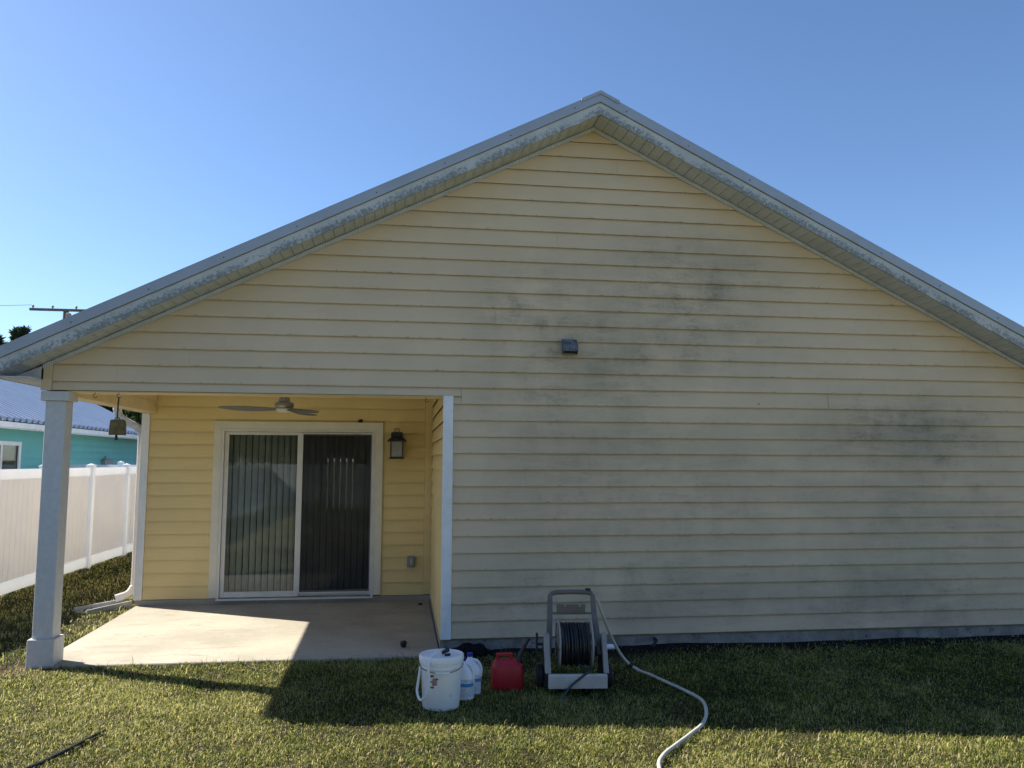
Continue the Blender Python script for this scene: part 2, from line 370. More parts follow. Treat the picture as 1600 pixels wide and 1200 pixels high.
# ------------------------------------------------------------------ the house
E_ = .1524; XP = 1.617; M_ = .4976; XL, XR = -3.3, 6.534; YD = 11.5; YB = 2.714
zw = lambda x: 4.869 - M_ * abs(x - XP)
house = thing('house', (1.6, 0, -.14), 'pale yellow lap-sided gable house with grey metal roof and corner porch', 'house')
def lap(name, p0, ux, n, s0b, s1b, s0t, s1t, z0, z1, mat, parent, ov=.016):
    """one lap-siding board on a vertical plane; n is the outward normal"""
    p0 = Vector(p0); ux = Vector(ux); n = Vector(n)
    def P(s, d, z): return p0 + ux * s + n * d + Vector((0, 0, z))
    k = ov / (z1 - z0); a = s0t + (s0t - s0b) * k; b = s1t + (s1t - s1b) * k
    kz = .0035 * (z1 - z0) / .1524; f = kz / (z1 - z0); c0, c1 = s0b + (s0t - s0b) * f, s1b + (s1t - s1b) * f
    V = []
    for (sb_, sc_, st_) in ((s0b, c0, a), (s1b, c1, b)):
        V += [P(sb_, 0, z0), P(sb_, -.003, z0), P(sc_, -.0052, z0 + kz), P(sc_, -.0200, z0 + kz), P(st_, -.0290, z1 + ov), P(st_, -.0225, z1 + ov)]
    F = [(0, 1, 2, 3, 4, 5), (11, 10, 9, 8, 7, 6)] + [(i, 6 + i, 6 + (i + 1) % 6, (i + 1) % 6) for i in range(6)]
    w0, w1, q0, q1 = (random.uniform(-.0014, .0014) for _ in range(4))
    for i in range(12):
        lo_ = i % 6 < 4; V[i] = V[i] + Vector((0, 0, (w0 if i < 6 else w1) if lo_ else 0)) + n * ((q0 if i < 6 else q1) * .6 if i % 6 < 2 else 0)
    o = mesh(name, V, F, mat, parent); o.data.materials.append(m_lap_shade)
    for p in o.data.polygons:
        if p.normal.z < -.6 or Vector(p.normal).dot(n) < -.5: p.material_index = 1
    return o
# wall cores
front = MB()
gx = [(-3.29, 2.205), (.19, 2.205), (.19, -.02), (6.52, -.02), (6.52, zw(6.52)), (XP, zw(XP) + .01), (-3.29, zw(-3.29))]
def prism(poly, y0, y1, plane='xz'):
    n = len(poly); V = [(x, y0, z) for x, z in poly] + [(x, y1, z) for x, z in poly]
    return V, [tuple(range(n))[::-1], tuple(range(n, 2 * n))] + [(i, (i + 1) % n, n + (i + 1) % n, n + i) for i in range(n)]
Vp, Fp = prism(gx, .031, .15)
bmp = simple('sheathing', (.30, .25, .15), .9)
wall_f = mesh('wall', Vp, Fp, bmp, house); wall_f['label'] = 'mildew-stained cream lap siding wall of the gable end'
joint0 = .3445
def runs(a, b, n):
    js = []
    off = joint0 + .61 * ((n - 2) % 6) if n < 17 else .062 + .6 * ((n * 5 + 2) % 6)
    k = -3
    while k < 4:
        x = off + 3.66 * k; k += 1
        if a + .12 < x < b - .12: js.append(x)
    return [a] + js + [b]
for n in range(0, 32):
    z0, z1 = n * E_, (n + 1) * E_
    if n == 14:
        lap('siding_board', (0, 0, 0), (1, 0, 0), (0, -1, 0), -3.23, .3435, -3.23, .3435, 2.207, z1, m_siding, wall_f)
        lap('siding_board', (0, 0, 0), (1, 0, 0), (0, -1, 0), .273, .3435, .273, .3435, z0, 2.2045, m_siding, wall_f, ov=.001)
        segs = [(.346, 3.9985), (4.0015, 6.44)]
        for a, b in segs: lap('siding_board', (0, 0, 0), (1, 0, 0), (0, -1, 0), a, b, a, b, z0, z1, m_siding, wall_f)
        continue
    lim = lambda z, s: XP + s * (4.869 - z) / M_
    lo = .273 if n < 14 else -3.23
    lb, lt = max(lo, lim(z0, -1)), max(lo, lim(z1, -1)); rb, rtp = min(6.44, lim(z0, 1)), min(6.44, lim(z1, 1))
    if z1 > 4.86:
        z1 = 4.86; lt, rtp = XP - .01, XP + .01
    if rb - lb < .05: continue
    J = runs(max(lb, lt), min(rb, rtp), n)
    for i in range(len(J) - 1):
        a, b = J[i] + (.0005 if i else 0), J[i + 1] - (.0005 if i < len(J) - 2 else 0)
        lap('siding_board', (0, 0, 0), (1, 0, 0), (0, -1, 0), lb if i == 0 else a, rb if i == len(J) - 2 else b, lt if i == 0 else a, rtp if i == len(J) - 2 else b, z0, z1, m_siding, wall_f, ov=.016 if z1 < 4.8 else 0)
# corner boards
o = box('corner_board', .178, .2705, -.012, .020, -.005, 2.2045, m_trim, house, .002); o['label'] = 'white vertical corner board at the porch opening'
mesh('corner_board', *prism([(-3.318, 2.204), (-3.233, 2.204), (-3.233, zw(-3.233)), (-3.318, zw(-3.318))], -.010, .020), m_siding, house)
box('corner_board', 6.442, 6.54, -.012, .020, -.005, 2.42, m_trim, house, .002)
# header underside and porch ceiling
box('header_soffit', -3.11, .1775, .021, .30, 2.196, 2.2035, m_beam, house)
box('porch_ceiling', -3.10, .188, .152, 2.70, 2.452, 2.47, m_trim, house)
box('header_liner', -3.10, .177, .152, .165, 2.2045, 2.451, m_beam, house)
# left porch beam
bm_ = box('porch_beam', -3.288, -3.120, .152, 2.690, 2.166, 2.30, m_beam, house, .003); bm_['label'] = 'yellow painted beam over the open side of the porch'
box('porch_beam', -3.286, -3.118, .152, 2.690, 2.302, 2.45, m_beam, house)
# porch post
pp = box('porch_post', -3.276, -3.112, .004, .172, .086, 2.112, m_post, house, .004); pp['label'] = 'square grey-white porch post with wider base and cap'
box('post_base', -3.302, -3.087, -.022, .198, -.175, .0855, m_post, pp, .004)
box('post_cap', -3.310, -3.084, -.020, .200, 2.1125, 2.195, m_post, pp, .004)
# recess: side wall (faces -x) and back wall
wall_s = box('wall', .209, .30, .16, YB + .10, -.10, 2.46, bmp, house); wall_s['label'] = 'yellow lap siding on the side wall of the porch'
for n in range(0, 17):
    z0 = n * E_ - .008; z1 = min(z0 + E_, 2.445)
    if z1 - z0 > .02: lap('siding_board', (.178, .022, 0), (0, 1, 0), (-1, 0, 0), 0, YB - .06, 0, YB - .06, z0, z1, m_porch, wall_s, ov=.014 if n < 15 else 0)
wall_b = mesh('wall', *prism([(-3.28, -.04), (-2.36, -.04), (-2.36, 1.98), (-.50, 1.98), (-.50, -.04), (.19, -.04), (.19, 2.47), (-3.28, 2.47)], YB + .031, YB + .12), bmp, house)
wall_b['label'] = 'yellow lap siding around the sliding door'
for n in range(0, 17):
    z0 = -.035 + n * E_; z1 = min(z0 + E_, 2.445)
    if z1 - z0 < .02: continue
    sides = [(-3.192, -2.445), (-.419, .098)]; j = -1.35 if n % 2 else -.6
    if n <= 13:
        for a, b in sides: lap('siding_board', (0, YB, 0), (1, 0, 0), (0, -1, 0), a, b, a, b, z0, z1, m_porch, wall_b)
        if n == 13: lap('siding_board', (0, YB, 0), (1, 0, 0), (0, -1, 0), -2.4435, -.4205, -2.4435, -.4205, 2.078, z1, m_porch, wall_b)
    else:
        for a, b in ((-3.192, j), (j + .002, .098)): lap('siding_board', (0, YB, 0), (1, 0, 0), (0, -1, 0), a, b, a, b, z0, z1, m_porch, wall_b, ov=.014 if n < 15 else 0)
box('corner_board', -3.286, -3.1945, YB - .012, YB + .021, -.040, 2.164, m_trim, house, .002)
box('corner_board', -3.286, -3.1945, YB - .010, YB + .021, 2.1665, 2.45, m_beam, house)
box('corner_board', .100, .1945, YB - .012, YB + .021, -.030, 2.45, m_porch, house, .002)
# outer side walls, rear wall
wl = box('wall', -3.269, -3.16, YB + .123, YD, -.10, 2.42, bmp, house)
for n in range(0, 16):
    lap('siding_board', (-3.300, YB + .035, 0), (0, 1, 0), (-1, 0, 0), 0, YD - YB - .04, 0, YD - YB - .04, n * E_ - .03, (n + 1) * E_ - .03, m_siding2, wl, ov=.012 if n < 15 else 0)
wr = box('wall', 6.40, 6.506, .152, YD, -.02, 2.40, bmp, house)
for n in range(0, 15):
    lap('siding_board', (6.537, .022, 0), (0, 1, 0), (1, 0, 0), 0, YD - .04, 0, YD - .04, n * E_, (n + 1) * E_, m_siding, wr, ov=.012)
rw = MB(); ya_, yb2 = YD - .12, YD - .01
rw.add(*prism([(-3.15, 2.40), (6.39, 2.40), (XP, 4.75)], ya_, yb2))
for r_ in ((-3.15, -1.90, -.1, 2.399), (-1.12, 6.39, -.1, 2.399), (-1.899, -1.121, -.1, .50), (-1.899, -1.121, 1.70, 2.399)): rw.box(r_[0], r_[1], ya_, yb2, r_[2], r_[3])
rw.build('wall', bmp, house)
rwin = MB().box(-1.90, -1.86, ya_ + .04, ya_ + .09, .50, 1.70).box(-1.16, -1.12, ya_ + .04, ya_ + .09, .50, 1.70).box(-1.8595, -1.1605, ya_ + .04, ya_ + .09, 1.66, 1.70).box(-1.8595, -1.1605, ya_ + .04, ya_ + .09, .50, .54).box(-1.8595, -1.1605, ya_ + .04, ya_ + .09, 1.08, 1.12).build('window', m_trim, house)
box('pane', -1.862, -1.158, ya_ + .064, ya_ + .067, .53, 1.67, m_glass, rwin)
bl = MB()
for k in range(26): 
    z = .56 + k * .043; bl.add([(-1.88, ya_ - .035, z), (-1.14, ya_ - .035, z), (-1.14, ya_ - .010, z - .008), (-1.88, ya_ - .010, z - .008), (-1.88, ya_ - .035, z + .0015), (-1.14, ya_ - .035, z + .0015), (-1.14, ya_ - .010, z - .0065), (-1.88, ya_ - .010, z - .0065)], BF)
bl.build('blind', m_trim, rwin)
# foundation
box('foundation', .196, 6.50, .032, .16, -.40, -.021, m_found, house)
box('foundation', -3.27, .19, YB + .006, YB + .16, -.40, -.042, m_slab, house)
box('foundation', .184, .30, .165, YB + .003, -.40, -.012, m_slab, house)
box('foundation', -3.272, -3.17, YB + .165, YD, -.40, -.035, m_found, house)
box('foundation', 6.36, 6.512, .165, YD, -.40, -.023, m_found, house)
box('room_floor', -3.15, 6.35, YB + .17, YD - .13, -.06, -.04, m_dark, house)
box('ceiling_deck', -3.15, 6.39, YB + .125, YD - .13, 2.42, 2.44, m_dark, house)

# soffit, fascia, rake metal, ridge cap, roof sheets
th = math.atan(M_); ct, st = math.cos(th), math.sin(th)
roof = mesh('roof', *prism([(XL - .30, 2.40), (XP, 5.00), (XR + .30, 2.40), (XR + .30, 2.44), (XP, 5.04), (XL - .30, 2.44)], -.28, YD + .28), bmp, house)
roof['label'] = 'grey metal gable roof with white mildewed fascia'
sme = bpy.data.meshes.new('soffit_strip')
sv = bv(-.0482, .0482, -.281, .019, 0, .004); n8 = len(sv)
sv += bv(-.0482, -.036, -.281, .019, -.004, -.0002); sv += bv(.036, .0482, -.281, .019, -.004, -.0002)
sf = BF + [tuple(i + 8 for i in f) for f in BF] + [tuple(i + 16 for i in f) for f in BF]
sme.from_pydata(sv, [], sf); sme.materials.append(m_soffit)
rl = Vector((0, 0, 0)) - wloc(roof)
for s in (-1, 1):
    for i in range(57):
        d = (.004 + .1016 * (i + .5)) * ct
        o = bpy.data.objects.new('soffit_strip', sme); link(o, roof)
        o.location = Vector((XP + s * d, 0, 4.889 - M_ * d)) + rl; o.rotation_euler = (0, s * th, 0)
def slope_board(name, s, d0, d1, za, zb, y0, y1, mat, parent):
    """a board that follows the rake from d0 to d1 metres from the ridge; za, zb are heights at the ridge"""
    x0, x1 = XP + s * d0, XP + s * d1
    return mesh(name, *prism([(x0, za - M_ * d0), (x1, za - M_ * d1), (x1, zb - M_ * d1), (x0, zb - M_ * d0)], y0, y1), mat, parent)
for s in (-1, 1):
    slope_board('fascia', s, 0, 5.215, 4.885, 5.000, -.299, -.283, m_fascia, roof)
    slope_board('soffit_channel', s, 0.0, 4.93 if s < 0 else 4.9, 4.842, 4.880, -.011, -.0015, m_trim if 0 else m_soffit, roof)
    jx = 2.52 if s < 0 else 2.56
    for (a, b, e) in ((0, jx, 0), (jx + .0015, 5.24, .002)):
        slope_board('rake_trim', s, a, b, 5.004, 5.098, -.318 + e, -.300, m_grey_metal, roof)
        slope_board('rake_trim', s, a, b, 5.0985, 5.103, -.318 + e, -.10, m_grey_metal, roof)
        k_ = a + .25
        while k_ < b:
            MB().lathe((XP + s * k_, -.3185 + e, 5.045 - M_ * k_), [(.001, -.004), (.006, -.003), (.006, 0)], 8, 'y').build('screw', m_wire, roof); k_ += .61
    # roof sheets with ribs
    for k in range(13):
        mb = MB(); y0 = -.08 + k * .914; d1 = 5.25
        def pt(d, y, h): return (XP + s * d, y, 5.062 - M_ * d + h)
        prof = []
        for r in range(4):
            yy = y0 + r * .2285; prof += [(yy, 0), (yy + .15, 0), (yy + .165, .019), (yy + .19, .019), (yy + .205, 0)]
        prof.append((y0 + .912, 0))
        Vr = [pt(0.03, y, h) for y, h in prof] + [pt(d1, y, h) for y, h in prof]; m = len(prof)
        mb.add(Vr, [(i, i + 1, m + i + 1, m + i) for i in range(m - 1)]); mb.build('roof_sheet', m_grey_metal, roof)
rc = MB()
for s in (-1, 1):
    rc.add(*prism([(XP, 5.112), (XP + s * .185, 5.112 - M_ * .185), (XP + s * .185, 5.100 - M_ * .185 - .012), (XP, 5.088)], -.326, YD + .3))
    rc.add(*prism([(XP, 5.111), (XP + s * .185, 5.111 - M_ * .185), (XP + s * .175, 5.111 - M_ * .175 - .034), (XP, 5.111 - .034)], -.3275, -.3265))
rc.build('ridge_cap', m_grey_metal, roof)
# eaves: level soffit boxes, fascia, gutter
for s, xw in ((-1, XL), (1, XR)):
    xe = xw + s * .295
    a, b = sorted((xw + s * .004, xe)); 
    box('eave_soffit', a, b, -.281, YD + .2, 2.289, 2.295, m_soffit, roof)
    a, b = sorted((xe, xe + s * .018)); box('fascia', a, b, -.281, YD + .25, 2.285, 2.405, m_fascia, roof)
    zz = zw(xw) - .005
    mesh('eave_return', *prism([(xw + s * .003, 2.2955), (xe - s * .002, 2.2955), (xe - s * .002, 2.30), (xw + s * .003, zz + .0)], -.010, .004), m_post, roof)
    g = MB(); x0 = xe + s * .020
    pr = [(0, .115), (0, 0), (.075, 0), (.095, .05), (.115, .075), (.115, .112), (.105, .112), (.105, .078), (.086, .052), (.068, .006), (.006, .006), (.006, .115)]
    n = len(pr); Vg = [(x0 + s * px, y, 2.300 + pz) for y in (-.27, YD + .25) for px, pz in pr]
    g.add(Vg, [(i, (i + 1) % n, n + (i + 1) % n, n + i) for i in range(n)]); g.build('gutter', m_downspout, roof)
# downspout beside the inner corner: from the gutter back to the wall, down, kick-out
ds = MB(); dpath = curve([(-3.665, 3.0, 2.36), (-3.665, 3.0, 2.22), (-3.63, 3.0, 2.13), (-3.53, 3.0, 2.06), (-3.43, 3.0, 2.01), (-3.37, 3.0, 1.94), (-3.362, 3.0, 1.82), (-3.362, 3.0, .9), (-3.362, 3.0, .16), (-3.375, 2.98, .06), (-3.43, 2.95, -.005), (-3.55, 2.92, -.045)], 5)
nn = len(dpath); Vd = []; Fd = []
for i, p in enumerate(dpath):
    t = (dpath[min(i + 1, nn - 1)] - dpath[max(0, i - 1)]).normalized(); a = Vector((0, 1, 0)); a = (a - t * a.dot(t)).normalized(); b = t.cross(a)
    wob = 1.0 + (.05 if (abs(t.x) > .12 and i % 2) else 0)
    for k in range(8):
        qx, qy = ((-.030, -.040), (.030, -.040), (.042, -.028), (.042, .028), (.030, .040), (-.030, .040), (-.042, .028), (-.042, -.028))[k]
        Vd.append(p + b * qx * wob + a * qy * wob)
for i in range(nn - 1):
    for k in range(8): Fd.append((i * 8 + k, i * 8 + (k + 1) % 8, i * 8 + 8 + (k + 1) % 8, i * 8 + 8 + k))
o = ds.add(Vd, Fd).build('downspout', m_downspout, house); o['label'] = 'white downspout with a curved kick-out at its foot'

# ------------------------------------------------------------------ sliding door (part of the house)
door = mesh('sliding_door', *[x for x in (lambda m: (m.V, m.F))(MB().box(-2.352, -2.322, YB - .022, YB + .10, -.040, 1.985).box(-.542, -.512, YB - .022, YB + .10, -.040, 1.985).box(-2.3215, -.5425, YB - .022, YB + .10, 1.955, 1.985).box(-2.352, -.512, YB - .045, YB + .10, -.060, -.0405))], m_dframe, house)
door['label'] = 'two-panel sliding glass patio door in pale frame'
box('door_trim', -2.443, -2.3535, YB - .022, YB + .02, -.032, 1.9855, m_doortrim, door, .002)
box('door_trim', -.5105, -.420, YB - .022, YB + .02, -.024, 1.9855, m_doortrim, door, .002)
box('door_trim', -2.443, -.420, YB - .022, YB + .02, 1.9865, 2.076, m_doortrim, door, .002)
def panel(x0, x1, y0, y1, wl_, wr_):
    m = MB().box(x0, x0 + wl_, y0, y1, -.030, 1.952).box(x1 - wr_, x1, y0, y1, -.030, 1.952).box(x0 + wl_ + .0005, x1 - wr_ - .0005, y0, y1, 1.915, 1.952).box(x0 + wl_ + .0005, x1 - wr_ - .0005, y0, y1, -.030, .036)
    m.build('door_panel', m_dframe, door, bevel=.002)
    box('glass_pane', x0 + wl_ - .002, x1 - wr_ + .002, (y0 + y1) / 2 - .002, (y0 + y1) / 2 + .002, .034, 1.917, m_glass, door)
panel(-2.320, -1.405, YB + .004, YB + .034, .050, .054)
panel(-1.462, -.545, YB + .040, YB + .070, .056, .030)
scr = box('insect_screen', -1.404, -.556, YB - .0085, YB - .0075, .022, 1.930, m_screen, door); scr['label'] = 'dark insect screen over the right door panel'
m = MB().box(-1.404, -1.390, YB - .014, YB - .002, .005, 1.945).box(-.558, -.544, YB - .014, YB - .002, .005, 1.945).box(-1.3895, -.5585, YB - .014, YB - .002, 1.930, 1.945).box(-1.3895, -.5585, YB - .014, YB - .002, .005, .022)
m.build('screen_frame', m_dframe, door)
box('door_handle', -.557, -.546, YB - .030, YB - .0145, .92, 1.10, m_dframe, door, .003)
# vertical blind in the room
vb = thing('vertical_blind', (-1.43, YB + .15, -.03), 'grey vertical slat blind hanging behind the sliding glass door', 'blind')
box('head_rail', -2.33, -.53, YB + .135, YB + .175, 1.965, 1.995, m_slat, vb)
sl_me = None
for i in range(24):
    x = -2.285 + i * .0765
    if sl_me is None:
        mb = MB(); pr = [(-.0325, .004), (-.016, -.001), (0, -.003), (.016, -.001), (.0325, .004)]
        mb.add([(a, b, z) for z in (-.015, 1.96) for a, b in pr] + [(a, b + .0012, z) for z in (-.015, 1.96) for a, b in pr],
               [(i_, i_ + 1, 6 + i_, 5 + i_) for i_ in range(4)] + [(10 + i_, 15 + i_, 16 + i_, 11 + i_) for i_ in range(4)])
        o = mb.build('slat', m_slat); o.parent = vb; sl_me = o.data
    else: o = bpy.data.objects.new('slat', sl_me); link(o, vb)
    o.location = Vector((x, YB + .155 + random.uniform(-.004, .004), 0)) - wloc(vb); o.rotation_euler.z = R(14 + random.uniform(-4, 4) + (6 if i > 12 else 0))

# ------------------------------------------------------------------ porch fixtures
fan = thing('ceiling_fan', (-1.443, 1.35, 2.45), 'grey three-blade ceiling fan under the porch roof', 'ceiling fan')
cx, cy = -1.443, 1.35
MB().lathe((cx, cy, 0), [(.03, 2.45), (.036, 2.31), (.040, 2.300), (.065, 2.235), (.068, 2.225), (.030, 2.222)], 32).build('canopy', m_nickel, fan, True)
MB().lathe((cx, cy, 0), [(.04, 2.224), (.080, 2.222), (.098, 2.212), (.100, 2.180), (.092, 2.172), (.085, 2.160), (.060, 2.156)], 32).build('motor', m_nickel, fan, True)
MB().lathe((cx, cy, 0), [(.08, 2.156), (.088, 2.146), (.084, 2.128), (.06, 2.115), (.02, 2.108)], 32).build('light_cover', m_opal, fan, True)
for a0, drp in ((187, .010), (308, -.062), (68, -.02)):
    mb = MB(); Vb = []; Fb = []; ns = 18; a = R(a0)
    for i in range(ns + 1):
        t = i / ns; r = .06 + .61 * t
        wd = .022 + .050 * math.sin(math.pi * min(1, t ** 1.5)) ** .8 if t < .97 else .012
        sweep = .05 * math.sin(t * 3.0) - .03 * t
        tilt = R(24) * (1 - .65 * t); zc = 2.146 - .008 * math.sin(t * math.pi) + drp * t
        for sgn in (-1, 1):
            for hz in (-.004, .004):
                lx, ly = r, sweep + sgn * wd * math.cos(tilt); z = zc + sgn * wd * math.sin(tilt) + hz
                Vb.append((cx + lx * math.cos(a) - ly * math.sin(a), cy + lx * math.sin(a) + ly * math.cos(a), z))
    for i in range(ns):
        b = i * 4; Fb += [(b, b + 2, b + 6, b + 4), (b + 1, b + 5, b + 7, b + 3), (b, b + 4, b + 5, b + 1), (b + 2, b + 3, b + 7, b + 6)]
    Fb += [(0, 1, 3, 2), (ns * 4, ns * 4 + 2, ns * 4 + 3, ns * 4 + 1)]
    mb.add(Vb, Fb).build('fan_blade', m_blade, fan, True)

lan = thing('wall_lantern', (-.252, YB - .02, 1.63), 'black square wall lantern with clear glass beside the door', 'lantern')
lx, ly = -.252, YB - .115
box('back_plate', lx - .055, lx + .055, YB - .032, YB - .008, 1.74, 1.965, m_black, lan, .006)
MB().tube([(lx, YB - .03, 1.93), (lx, ly, 1.955)], .012, 8).build('arm', m_black, lan)
def frus(z0, h0, z1, h1): return [(lx + a * h0, ly + b * h0, z0) for a, b in ((-1, -1), (1, -1), (1, 1), (-1, 1))] + [(lx + a * h1, ly + b * h1, z1) for a, b in ((-1, -1), (1, -1), (1, 1), (-1, 1))]
mb = MB().add(frus(1.842, .116, 1.852, .118), BF).add(frus(1.8525, .112, 1.905, .058), BF).add(frus(1.9055, .074, 1.955, .070), BF); mb.build('lantern_cap', m_black, lan)
mb = MB().tube([(lx - .028, ly, 1.955), (lx - .028, ly, 1.998), (lx + .028, ly, 1.998), (lx + .028, ly, 1.955)], .005, 6); mb.build('top_loop', m_black, lan)
fr = MB()
for a in (-1, 1):
    for b in (-1, 1): fr.box(lx + a * .072 - .007, lx + a * .072 + .007, ly + b * .072 - .007, ly + b * .072 + .007, 1.655, 1.842)
fr.build('lantern_frame', m_black, lan)
MB().add(frus(1.628, .094, 1.640, .094), BF).add(frus(1.6405, .082, 1.655, .080), BF).build('lantern_base', m_black, lan)
for a in (-1, 1):
    box('glass_pane', lx + a * .072 - .0015, lx + a * .072 + .0015, ly - .0645, ly + .0645, 1.656, 1.841, m_lens, lan)
    box('glass_pane', lx - .0645, lx + .0645, ly + a * .072 - .0015, ly + a * .072 + .0015, 1.656, 1.841, m_lens, lan)
MB().lathe((lx, ly, 0), [(.018, 1.842), (.03, 1.82), (.055, 1.79), (.060, 1.76), (.045, 1.73), (.01, 1.715)], 20).build('bulb', simple('frosted_bulb', (.30, .30, .29), .4, .03), lan, True)

ob = thing('outlet_box', (-.052, YB - .02, .37), 'small grey weatherproof outlet box low on yellow wall', 'outlet')
box('box_body', -.103, -.005, YB - .060, YB - .009, .302, .438, m_grey_box, ob, .010)
box('cover_lid', -.088, -.020, YB - .068, YB - .0605, .318, .424, m_grey_box, ob, .003)
box('cover_window', -.068, -.040, YB - .071, YB - .0685, .345, .405, simple('pale_window', (.5, .5, .5), .3), ob)

vt = thing('wall_vent', (1.37, -.01, 2.62), 'speckled dark grey hooded vent on the gable wall', 'vent')
vm = simple('speckled_vent_metal', (.115, .125, .135), .6, .3, 30, bump=.2, dirt=((.5, .52, .52), 60, .56, .9))
vx0, vx1 = 1.300, 1.438
hood = MB(); prf = [(-.001, 2.762), (-.035, 2.758), (-.085, 2.70), (-.100, 2.655), (-.100, 2.640)]
Vh = [(x, y, z) for x in (vx0, vx1) for y, z in prf]; n = len(prf)
Vh2 = [(x, y + .004, z - .004) for x in (vx0 + .004, vx1 - .004) for y, z in prf]
hood.add(Vh, [(i, i + 1, n + i + 1, n + i) for i in range(n - 1)])
for x in (vx0, vx1):
    hood.add([(x, y, z) for y, z in prf] + [(x, -.001, 2.617), (x, -.045, 2.617)], [(0, 1, 2, 3, 4, 6, 5)])
hood.build('vent_hood', vm, vt)
box('vent_flap', vx0 + .006, vx1 - .006, -.05, -.046, 2.622, 2.70, m_black, vt)
box('vent_flange', vx0 - .006, vx1 + .006, -.0035, .0, 2.612, 2.768, simple('vent_flange', (.32, .33, .32), .5), vt)

# hooks under the header and the hanging bell
def hook(loc, label):
    x, y, z = loc; p = [(x, y, z + .01), (x, y, z - .018)] + [(x + .018 - .018 * math.cos(q), y, z - .030 - .018 * math.sin(q) * 1) for q in [k * math.pi / 6 - .3 for k in range(0, 9)]]
    p = [(x, y, z + .006), (x, y, z - .012)] + [(x - .017 * math.sin(q), y, z - .029 + .017 * math.cos(q)) for q in [k * .5 for k in range(0, 10)]]
    o = MB().tube(p, .0028, 6).build('ceiling_hook', m_wire, smooth=True); return tag(o, label, 'hook', 'hooks under the porch header')
hook((-2.906, .10, 2.197), 'small dark hook under the header nearest the post, holding nothing')
hook((-2.707, .10, 2.197), 'small dark hook under the header that holds the rusty bell')
hook((.029, .10, 2.197), 'small dark hook under the header beside the white corner board')
bell = thing('hanging_bell', (-2.708, .10, 1.775), 'rusty brown square bell hanging on a rod from the porch header', 'bell')
bx, by = -2.708, .10
MB().tube([(bx + .002, by, 2.160), (bx - .002, by, 2.08), (bx - .004, by, 1.962)], .0065, 6).build('rod', m_wire, bell)
bb = MB(); secs = [(1.958, .050, .028), (1.948, .060, .036), (1.91, .064, .042), (1.822, .066, .052)]
Vb = []; seg = 16
for z, hx, hy in secs:
    for k in range(seg):
        q = 2 * math.pi * k / seg; c_, s_ = math.cos(q), math.sin(q); pw = .38
        Vb.append((bx + .004 + hx * math.copysign(abs(c_) ** pw, c_) + random.uniform(-.0025, .0025), by + hy * math.copysign(abs(s_) ** pw, s_), z + random.uniform(-.002, .002)))
Fb = [(i * seg + k, i * seg + (k + 1) % seg, (i + 1) * seg + (k + 1) % seg, (i + 1) * seg + k) for i in range(3) for k in range(seg)] + [tuple(range(seg))]
bb.add(Vb, Fb).build('bell_body', m_bell, bell)
MB().tube([(bx - .004, by, 1.90), (bx - .004, by, 1.815), (bx - .004, by, 1.776)], [.005, .011, .013], 8).build('clapper', m_wire, bell)
hb = MB().tube([(bx - .024, by, 1.952), (bx - .02, by, 1.972), (bx - .002, by, 1.978), (bx + .016, by, 1.972), (bx + .02, by, 1.952)], .005, 6).build('bell_loop', m_bell, bell)
# wasp nest on the door trim, debris on the slab
def lump(name, loc, r, mat, label, cat, flat=.7):
    bm = bmesh.new(); bmesh.ops.create_icosphere(bm, subdivisions=2, radius=r)
    for v in bm.verts: v.co *= 1 + random.uniform(-.22, .22); v.co.z *= flat
    zmin = min(v.co.z for v in bm.verts)
    for v in bm.verts: v.co.z -= zmin
    me = bpy.data.meshes.new(name); bm.to_mesh(me); bm.free(); me.materials.append(mat)
    o = bpy.data.objects.new(name, me); o.location = loc; link(o); return tag(o, label, cat)
lump('wasp_nest', (-.705, YB - .008, 2.0765), .030, m_debris, 'small dark lump of a nest on top of the door trim', 'nest')
lump('dirt_clod', (-.152, .30, -.131), .034, m_debris, 'dark clod on the front edge of the patio', 'clod', .9)
lump('dry_leaf', (.06, 2.42, zt_(2.42)), .026, m_debris, 'small dark dry leaf by the back corner of the patio', 'leaf', .4)

# ------------------------------------------------------------------ things on the lawn
# bucket
bkx, bky = .105, -1.54; bz = G(bkx, bky) + .0
bk = thing('bucket', (bkx, bky, bz), 'white plastic bucket with lid and a tube looped over its side', 'bucket')
MB().lathe((bkx, bky, bz), [(.10, 0), (.128, .004), (.131, .012), (.146, .285), (.154, .286), (.154, .292), (.147, .294), (.148, .312), (.157, .313), (.157, .319), (.149, .321), (.150, .352)], 40).build('pail', m_white_plastic, bk, True)
MB().lathe((bkx, bky, bz), [(.1535, .330), (.160, .332), (.160, .362), (.156, .368), (.145, .369), (.142, .362), (.120, .360), (.118, .364), (.05, .364), (.01, .364)], 40).build('lid', m_white_plastic, bk, True)
hp = [(bkx + .1545 * math.cos(q), bky + .1585 * math.sin(q) - .004, bz + .303 - .034 * max(0, math.sin((q - math.pi) if q > math.pi else 0)) ** 1) for q in [math.pi + k * math.pi / 20 for k in range(21)]]
MB().tube(hp, .0022, 6).build('wire_handle', m_wire, bk)
MB().tube([Vector(hp[8]) + Vector((0, -.004, 0)), Vector(hp[10]) + Vector((0, -.005, 0)), Vector(hp[12]) + Vector((0, -.004, 0))], .0075, 8).build('handle_grip', m_white_plastic, bk)
MB().tube(curve([(bkx + .02, bky + .01, bz + .372), (bkx - .02, bky - .02, bz + .395), (bkx - .075, bky - .10, bz + .378), (bkx - .098, bky - .150, bz + .315), (bkx - .095, bky - .158, bz + .22), (bkx - .115, bky - .150, bz + .12), (bkx - .150, bky - .11, bz + .082), (bkx - .172, bky - .07, bz + .13), (bkx - .160, bky - .045, bz + .22), (bkx - .150, bky - .03, bz + .29)], 7), .0095, 10).build('tube', simple('white_tube', (.8, .8, .77), .4, .05, 6), bk, True)
